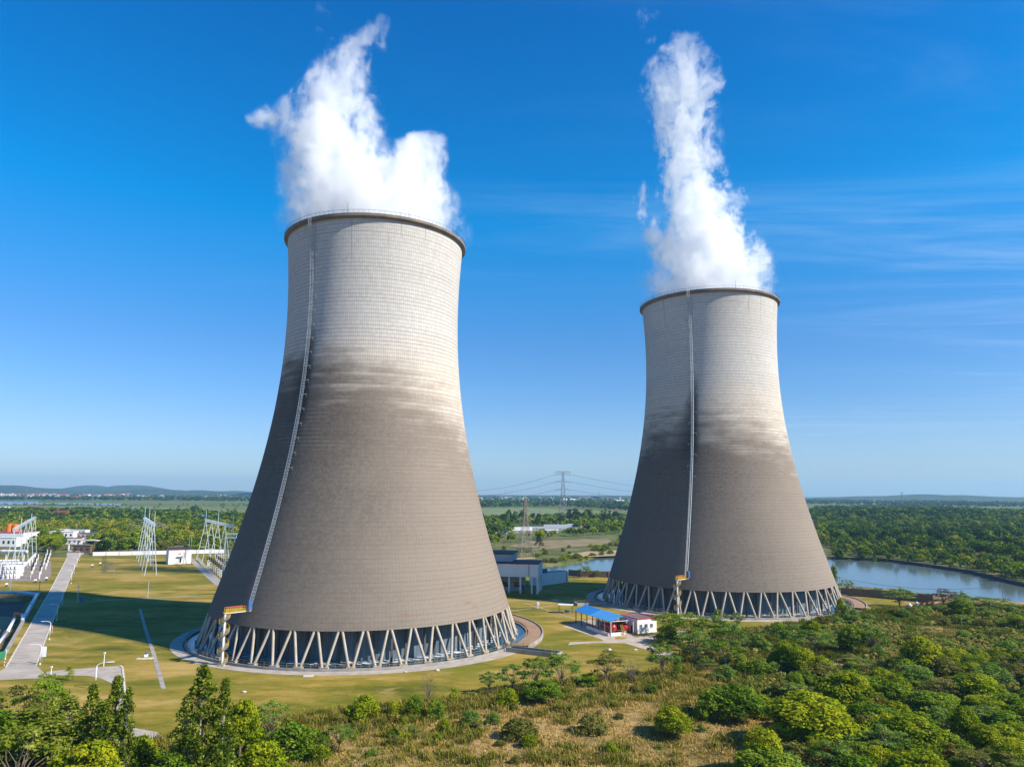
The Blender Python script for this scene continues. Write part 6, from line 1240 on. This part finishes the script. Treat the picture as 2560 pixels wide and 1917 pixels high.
# --- mid distance woods
def farwood(name, label, pts, hts, rg, nl, size, hue0, m=None, blob=6):
    "one mesh for a wood whose trees cannot be counted: every tree has clumps of leaf faces"
    n = len(pts); z0 = terrain(pts[:, 0], pts[:, 1]); Vs = []; Hs = []
    hue_t = hue0 + rg.choice([-.28, -.16, 0, .04, .16, .30], n, p=[.2, .2, .24, .16, .13, .07]) + .5 * (fnoise(pts[:, 0], pts[:, 1], 55, 77) - .5)
    cb = rg.normal(size=(n, blob, 3)); cb /= np.linalg.norm(cb, axis=2)[..., None]; cb[..., 2] = np.abs(cb[..., 2]) * 1.0 - .15
    R_ = hts * (.40 + .12 * rg.random(n)); ctr = np.stack([pts[:, 0], pts[:, 1], z0 + hts * .5], 1)
    bc = ctr[:, None, :] + cb * (R_[:, None, None] * np.array([.62, .62, .75])); k = nl // blob
    d = rg.normal(size=(n, blob, k, 3)); d /= np.linalg.norm(d, axis=3)[..., None]; d[..., 2] = np.where(d[..., 2] < -.4, -d[..., 2], d[..., 2])
    C = bc[:, :, None, :] + d * (R_[:, None, None, None] * .58) * (.85 + .25 * rg.random((n, blob, k, 1))); N = d + .5 * rg.normal(size=d.shape) + np.array([0, 0, .3]); N /= np.linalg.norm(N, axis=3)[..., None]
    C = C.reshape(-1, 3); N = N.reshape(-1, 3); a = rg.normal(size=N.shape); U = np.cross(N, a); U /= np.linalg.norm(U, axis=1)[:, None] + 1e-9; Wv = np.cross(N, U)
    s = np.repeat(size * hts / 8, blob * k) * (.6 + .8 * rg.random(len(C))); U *= s[:, None] / 2; Wv *= s[:, None] * .36; V = np.stack([C - U, C - Wv, C + U, C + Wv], 1).reshape(-1, 3)
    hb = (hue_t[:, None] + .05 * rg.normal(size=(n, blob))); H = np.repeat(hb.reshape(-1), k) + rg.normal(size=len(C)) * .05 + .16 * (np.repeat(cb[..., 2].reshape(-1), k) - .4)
    o = npmesh(name, V, np.arange(len(V)).reshape(-1, 4), m or L_FAR, None, {'hue': np.clip(H, 0, 1)}); tag(o, label, kind='stuff'); return o
def woodpts(px_poly, spacing, rg, keepf=None):
    P = np.array([G(*q) for q in px_poly]); lo = P.min(0); hi = P.max(0); nx_ = int((hi[0] - lo[0]) / spacing) + 1; ny_ = int((hi[1] - lo[1]) / spacing) + 1
    gx, gy = np.meshgrid(lo[0] + np.arange(nx_) * spacing, lo[1] + np.arange(ny_) * spacing); c = np.stack([gx.ravel(), gy.ravel()], 1) + (rg.random((nx_ * ny_, 2)) - .5) * spacing * .95; c = c[sdf(c, P) < 0]
    if keepf is not None: c = c[keepf(c)]
    return c
c = woodpts(((1700, 1648), (1830, 1588), (2060, 1560), (2330, 1518), (2680, 1524), (2760, 1960), (1900, 1990), (1960, 1760), (1800, 1700)), 1.75, rg, lambda c: fnoise(c[:, 0], c[:, 1], 15, 91) > .40)
farwood('undergrowth', 'low leafy undergrowth covering the right slope between the bushes', c, rg.uniform(.7, 1.9, len(c)), rg, 48, 2.3, .62, L_OLIVE2)
def wood_things(n, px_poly, kinds, hr, label, group, mats_, dmin=6, wf=(.85, 1.15)): scatter(n, px_poly, kinds, hr, label, group, mats_, dmin, 'tree', wf)
wood_things(40, ((240, 1387), (330, 1385), (520, 1381), (640, 1380), (640, 1362), (240, 1365)), ['wood'], (5, 9), 'round woodland tree right behind the long white yard wall', 'front trees behind the white yard wall', [L_FAR, L_BRIGHT, L_OLIVE, L_GREEN], 6)
wood_things(16, ((84, 1386), (150, 1386), (150, 1350), (70, 1350)), ['wood', 'dome'], (8, 12), 'full green tree in the clump left of the gate', 'trees left of the gate', [L_BRIGHT, L_GREEN, L_FAR], 7)
wood_things(9, ((226, 1386), (345, 1384), (345, 1368), (226, 1370)), ['wood'], (9, 13), 'tall dark green tree right of the gate behind the yard wall', 'dark trees right of the gate', [L_GREEN, L_DARK], 7)
wood_things(44, ((2090, 1388), (2240, 1398), (2440, 1426), (2570, 1456), (2640, 1440), (2440, 1400), (2240, 1378), (2080, 1368)), ['wood', 'wood', 'dome'], (5.5, 9), 'leafy tree along the far bank of the river on the right', 'trees along the far river bank', [L_FAR, L_BRIGHT, L_GREEN, L_FAR], 8)
wood_things(26, ((1190, 1368), (1250, 1362), (1420, 1344), (1550, 1336), (1560, 1330), (1420, 1337), (1240, 1352), (1190, 1356)), ['wood'], (7, 10), 'bright tree in the row before the greenhouses', 'tree row before the greenhouses', [L_BRIGHT, L_FAR], 10)
wood_things(26, ((1190, 1316), (1330, 1312), (1560, 1312), (1560, 1304), (1330, 1302), (1190, 1306)), ['pine', 'wood'], (14, 22), 'dark tall tree in the belt behind the greenhouses', 'dark belt behind the greenhouses', [L_DARK, L_DARK, L_GREEN], 14, (.45, .7))
for (x, top, base, w, lab) in ((1348, 1336, 1370, 20, 'dark conical pine standing alone right of the nearer pylon'), (1440, 1268, 1315, 28, 'tall dark pine clump right of the tall skyline pylon foot'), (1424, 1272, 1314, 22, 'dark pine in front of the tall skyline pylon foot'), (1402, 1288, 1318, 22, 'dark pine left of the tall skyline pylon foot'), (1550, 1335, 1356, 16, 'dark round tree touching the edge of the farther tower')): at('pine', x, top, base, w * 1.2, lab)
wood_things(24, ((1180, 1396), (1330, 1392), (1480, 1380), (1560, 1376), (1560, 1362), (1400, 1368), (1180, 1374)), ['bush'], (2, 4), 'green bush in the meadow across the river between the towers', 'meadow bushes across the river', [L_BRIGHT, L_GREEN, L_OLIVE], 6, (1.4, 2.6))
wood_things(18, ((1330, 1412), (1440, 1406), (1470, 1396), (1530, 1386), (1530, 1380), (1450, 1388), (1330, 1402)), ['bush'], (1.6, 3.4), 'low bush on the river bank between the towers', 'bushes on the river bank between the towers', [L_OLIVE, L_BRIGHT, L_OLIVE], 4, (1.6, 2.8))
def clear_left(c):  # keep the road and the buildings free
    k = np.ones(len(c), bool)
    for (x0, y0, x1, y1) in ((160, 1330, 235, 1395), (-60, 1345, 40, 1395), (120, 1286, 172, 1298)):
        P = np.array([G(x0, y0), G(x1, y0), G(x1, y1), G(x0, y1)]); k &= sdf(c, P) > 4
    return k
c = woodpts(((-420, 1372), (80, 1350), (150, 1342), (160, 1338), (230, 1340), (235, 1366), (640, 1362), (660, 1318), (-420, 1316)), 8.5, rg, clear_left); farwood('woodland', 'mixed green and brownish wood behind the yard wall on the left', c, 4.5 + 8 * rg.random(len(c)) ** 1.4, rg, 168, 1.25, .54)
c = woodpts(((-420, 1316), (660, 1318), (640, 1298), (480, 1285), (260, 1281), (-420, 1279)), 12, rg, clear_left); farwood('woodland', 'far part of the left wood before the open fields', c, rg.uniform(8, 12, len(c)), rg, 60, 2.2, .42)
c = woodpts(((2040, 1368), (2240, 1378), (2440, 1400), (2640, 1440), (2900, 1440), (2900, 1310), (2040, 1312)), 9, rg); farwood('woodland', 'dense wood of green and yellowish trees beyond the river', c, 5 + 9 * rg.random(len(c)) ** 1.4, rg, 168, 1.25, .42)
c = woodpts(((2080, 1394), (2240, 1401), (2440, 1430), (2640, 1480), (2900, 1520), (2900, 1440), (2640, 1440), (2440, 1400), (2240, 1378), (2080, 1370)), 5.5, rg); farwood('woodland', 'low trees and bushes crowding the far bank of the river', c, 1.5 + 6 * rg.random(len(c)) ** 1.5, rg, 96, 1.7, .42)
c = woodpts(((2020, 1312), (2900, 1310), (2900, 1284), (2480, 1284), (2300, 1268), (2040, 1275)), 13, rg); farwood('woodland', 'darker wood on the low rise beyond the river', c, rg.uniform(9, 14, len(c)), rg, 60, 2.4, .25)
c = woodpts(((1180, 1350), (1240, 1346), (1240, 1338), (1290, 1338), (1290, 1320), (1560, 1334), (1560, 1300), (1440, 1296), (1180, 1304)), 12, rg, lambda c: fnoise(c[:, 0], c[:, 1], 70, 9) > .42); farwood('woodland', 'broken wood around the greenhouses between the towers', c, rg.uniform(7, 12, len(c)), rg, 60, 2.2, .35)
def belt(px_poly, sp_, h, label, hue0, nl=30, size=3.0, kf=None): c = woodpts(px_poly, sp_, rg, kf); farwood('treeline', label, c, rg.uniform(h * .75, h * 1.3, len(c)), rg, nl, size, hue0)
belt(((1180, 1272), (1310, 1270), (1400, 1268), (1570, 1282), (1570, 1260), (1180, 1258)), 24, 13, 'dark tree belt behind the bright field between the towers', .22)
belt(((-300, 1253), (330, 1253), (620, 1256), (640, 1246), (330, 1245), (-300, 1246)), 34, 12, 'dark tree line under the left hills', .15)
belt(((2000, 1262), (2700, 1274), (2700, 1262), (2300, 1254), (2000, 1252)), 34, 13, 'far tree line on the right before the low hills', .2, kf=lambda c: fnoise(c[:, 0], c[:, 1], 160, 19) > .43)
belt(((-300, 1245), (620, 1246), (620, 1237.5), (-300, 1236)), 70, 14, 'scattered trees among the houses of the left village', .12, 18, 5, lambda c: fnoise(c[:, 0], c[:, 1], 220, 29) > .42)
belt(((1180, 1256), (1570, 1258), (1570, 1241), (1180, 1240)), 60, 13, 'scattered trees among the houses between the towers', .15, 18, 4.5, lambda c: fnoise(c[:, 0], c[:, 1], 220, 31) > .45)
belt(((-300, 1277), (630, 1290), (630, 1262), (-300, 1262)), 26, 7, 'sparse hedges in the left fields', .25, 24, 2.6, lambda c: (fnoise(c[:, 0] * .25, c[:, 1], 60, 37) > .64))
at('wood', 486, 1263, 1279, 20, 'single dark tree alone in the field above the right gantry', m=L_DARK)
at('wood', 355, 1268, 1276, 12, 'small lone tree in the flooded field', m=L_DARK)
# unused prototypes go away
for k in SRC:
    for e in SRC[k]:
        if not e[3]:
            for ch in list(e[0].children): bpy.data.objects.remove(ch)
            bpy.data.objects.remove(e[0])
# ------------------------------------------------------------------ hills on the horizon
m, t, b, o_ = newmat('hill_forest'); tc = t.nodes.new('ShaderNodeTexCoord'); n = noise(t, tc.outputs['Object'], .012, 6, .65)
t.links.new(ramp(t, n, ((.35, (.008, .018, .008)), (.5, (.022, .042, .014)), (.65, (.05, .07, .02)))), b.inputs['Base Color']); b.inputs['Roughness'].default_value = .95
def hills(name, label, dist, depth, prof, seed, na=.25):
    "prof: photo x and skyline y; a rounded wooded ridge of that height at the given distance"
    xs_ = np.arange(prof[0][0], prof[-1][0] + 1, 3.0); top = np.interp(xs_, [q[0] for q in prof], [q[1] for q in prof]); X = (xs_ - W / 2) / F * dist
    hz_ = H / 2 + F * math.tan(PITCH) + (xs_ - W / 2) * ROLL; Z = np.maximum((hz_ - top) / F * dist + CH, 2); Z = CH * .3 + (np.convolve(np.pad(Z, 3, 'edge'), np.ones(7) / 7, 'valid') - CH * .3) * (1 + na * (fnoise(xs_, xs_ * 0, 52, seed + 5, 4) - .5))
    j = np.linspace(-1, 1, 25); V = []
    for q in j:
        s = np.cos(q * math.pi / 2) ** 1.2; nz_ = fnoise(X + 0 * q, X * 0 + q * depth, depth * .35, seed, 4) - .5; V.append(np.stack([X, np.full_like(X, dist + q * depth / 2), Z * s * (1 + .35 * nz_ * abs(q)) + nz_ * 10 * s - (3 if abs(q) == 1 else 0)], 1))
    V = np.concatenate(V); nx_ = len(xs_); i = (np.arange(24)[:, None] * nx_ + np.arange(nx_ - 1)[None]).ravel(); return struct(npmesh(name, V, np.stack([i, i + 1, i + 1 + nx_, i + nx_], 1), m, smooth=True), label)
hills('hills', 'nearer dark wooded hills at the left', 6300, 1500, ((-420, 1211), (-100, 1210), (0, 1210.5), (30, 1213), (90, 1217), (150, 1221), (200, 1226), (260, 1227), (330, 1226.5), (372, 1222), (400, 1222), (440, 1225), (470, 1227), (500, 1227.5), (530, 1227), (560, 1229), (640, 1231)), 3)
hills('hills', 'farther blue hills with two rounded peaks at the left', 8600, 1800, ((150, 1226), (180, 1223), (205, 1221), (225, 1216), (246, 1212), (262, 1217), (285, 1223.5), (300, 1221), (318, 1214.5), (335, 1213), (358, 1211), (385, 1216), (410, 1221), (440, 1226), (480, 1227), (505, 1224), (530, 1227), (560, 1228), (590, 1226), (625, 1229), (680, 1232)), 9)
hills('hills', 'low long wooded hills on the right skyline', 5200, 1500, ((1990, 1246), (2060, 1243), (2130, 1241), (2180, 1240), (2230, 1239), (2280, 1236.5), (2305, 1236), (2340, 1238), (2400, 1238.5), (2460, 1240), (2520, 1241.5), (2560, 1241), (2700, 1240), (2900, 1246)), 14)
hills('hills', 'low dark wooded rise between the towers', 5600, 900, ((1490, 1240), (1525, 1238.5), (1550, 1238), (1600, 1238), (1660, 1242)), 21)
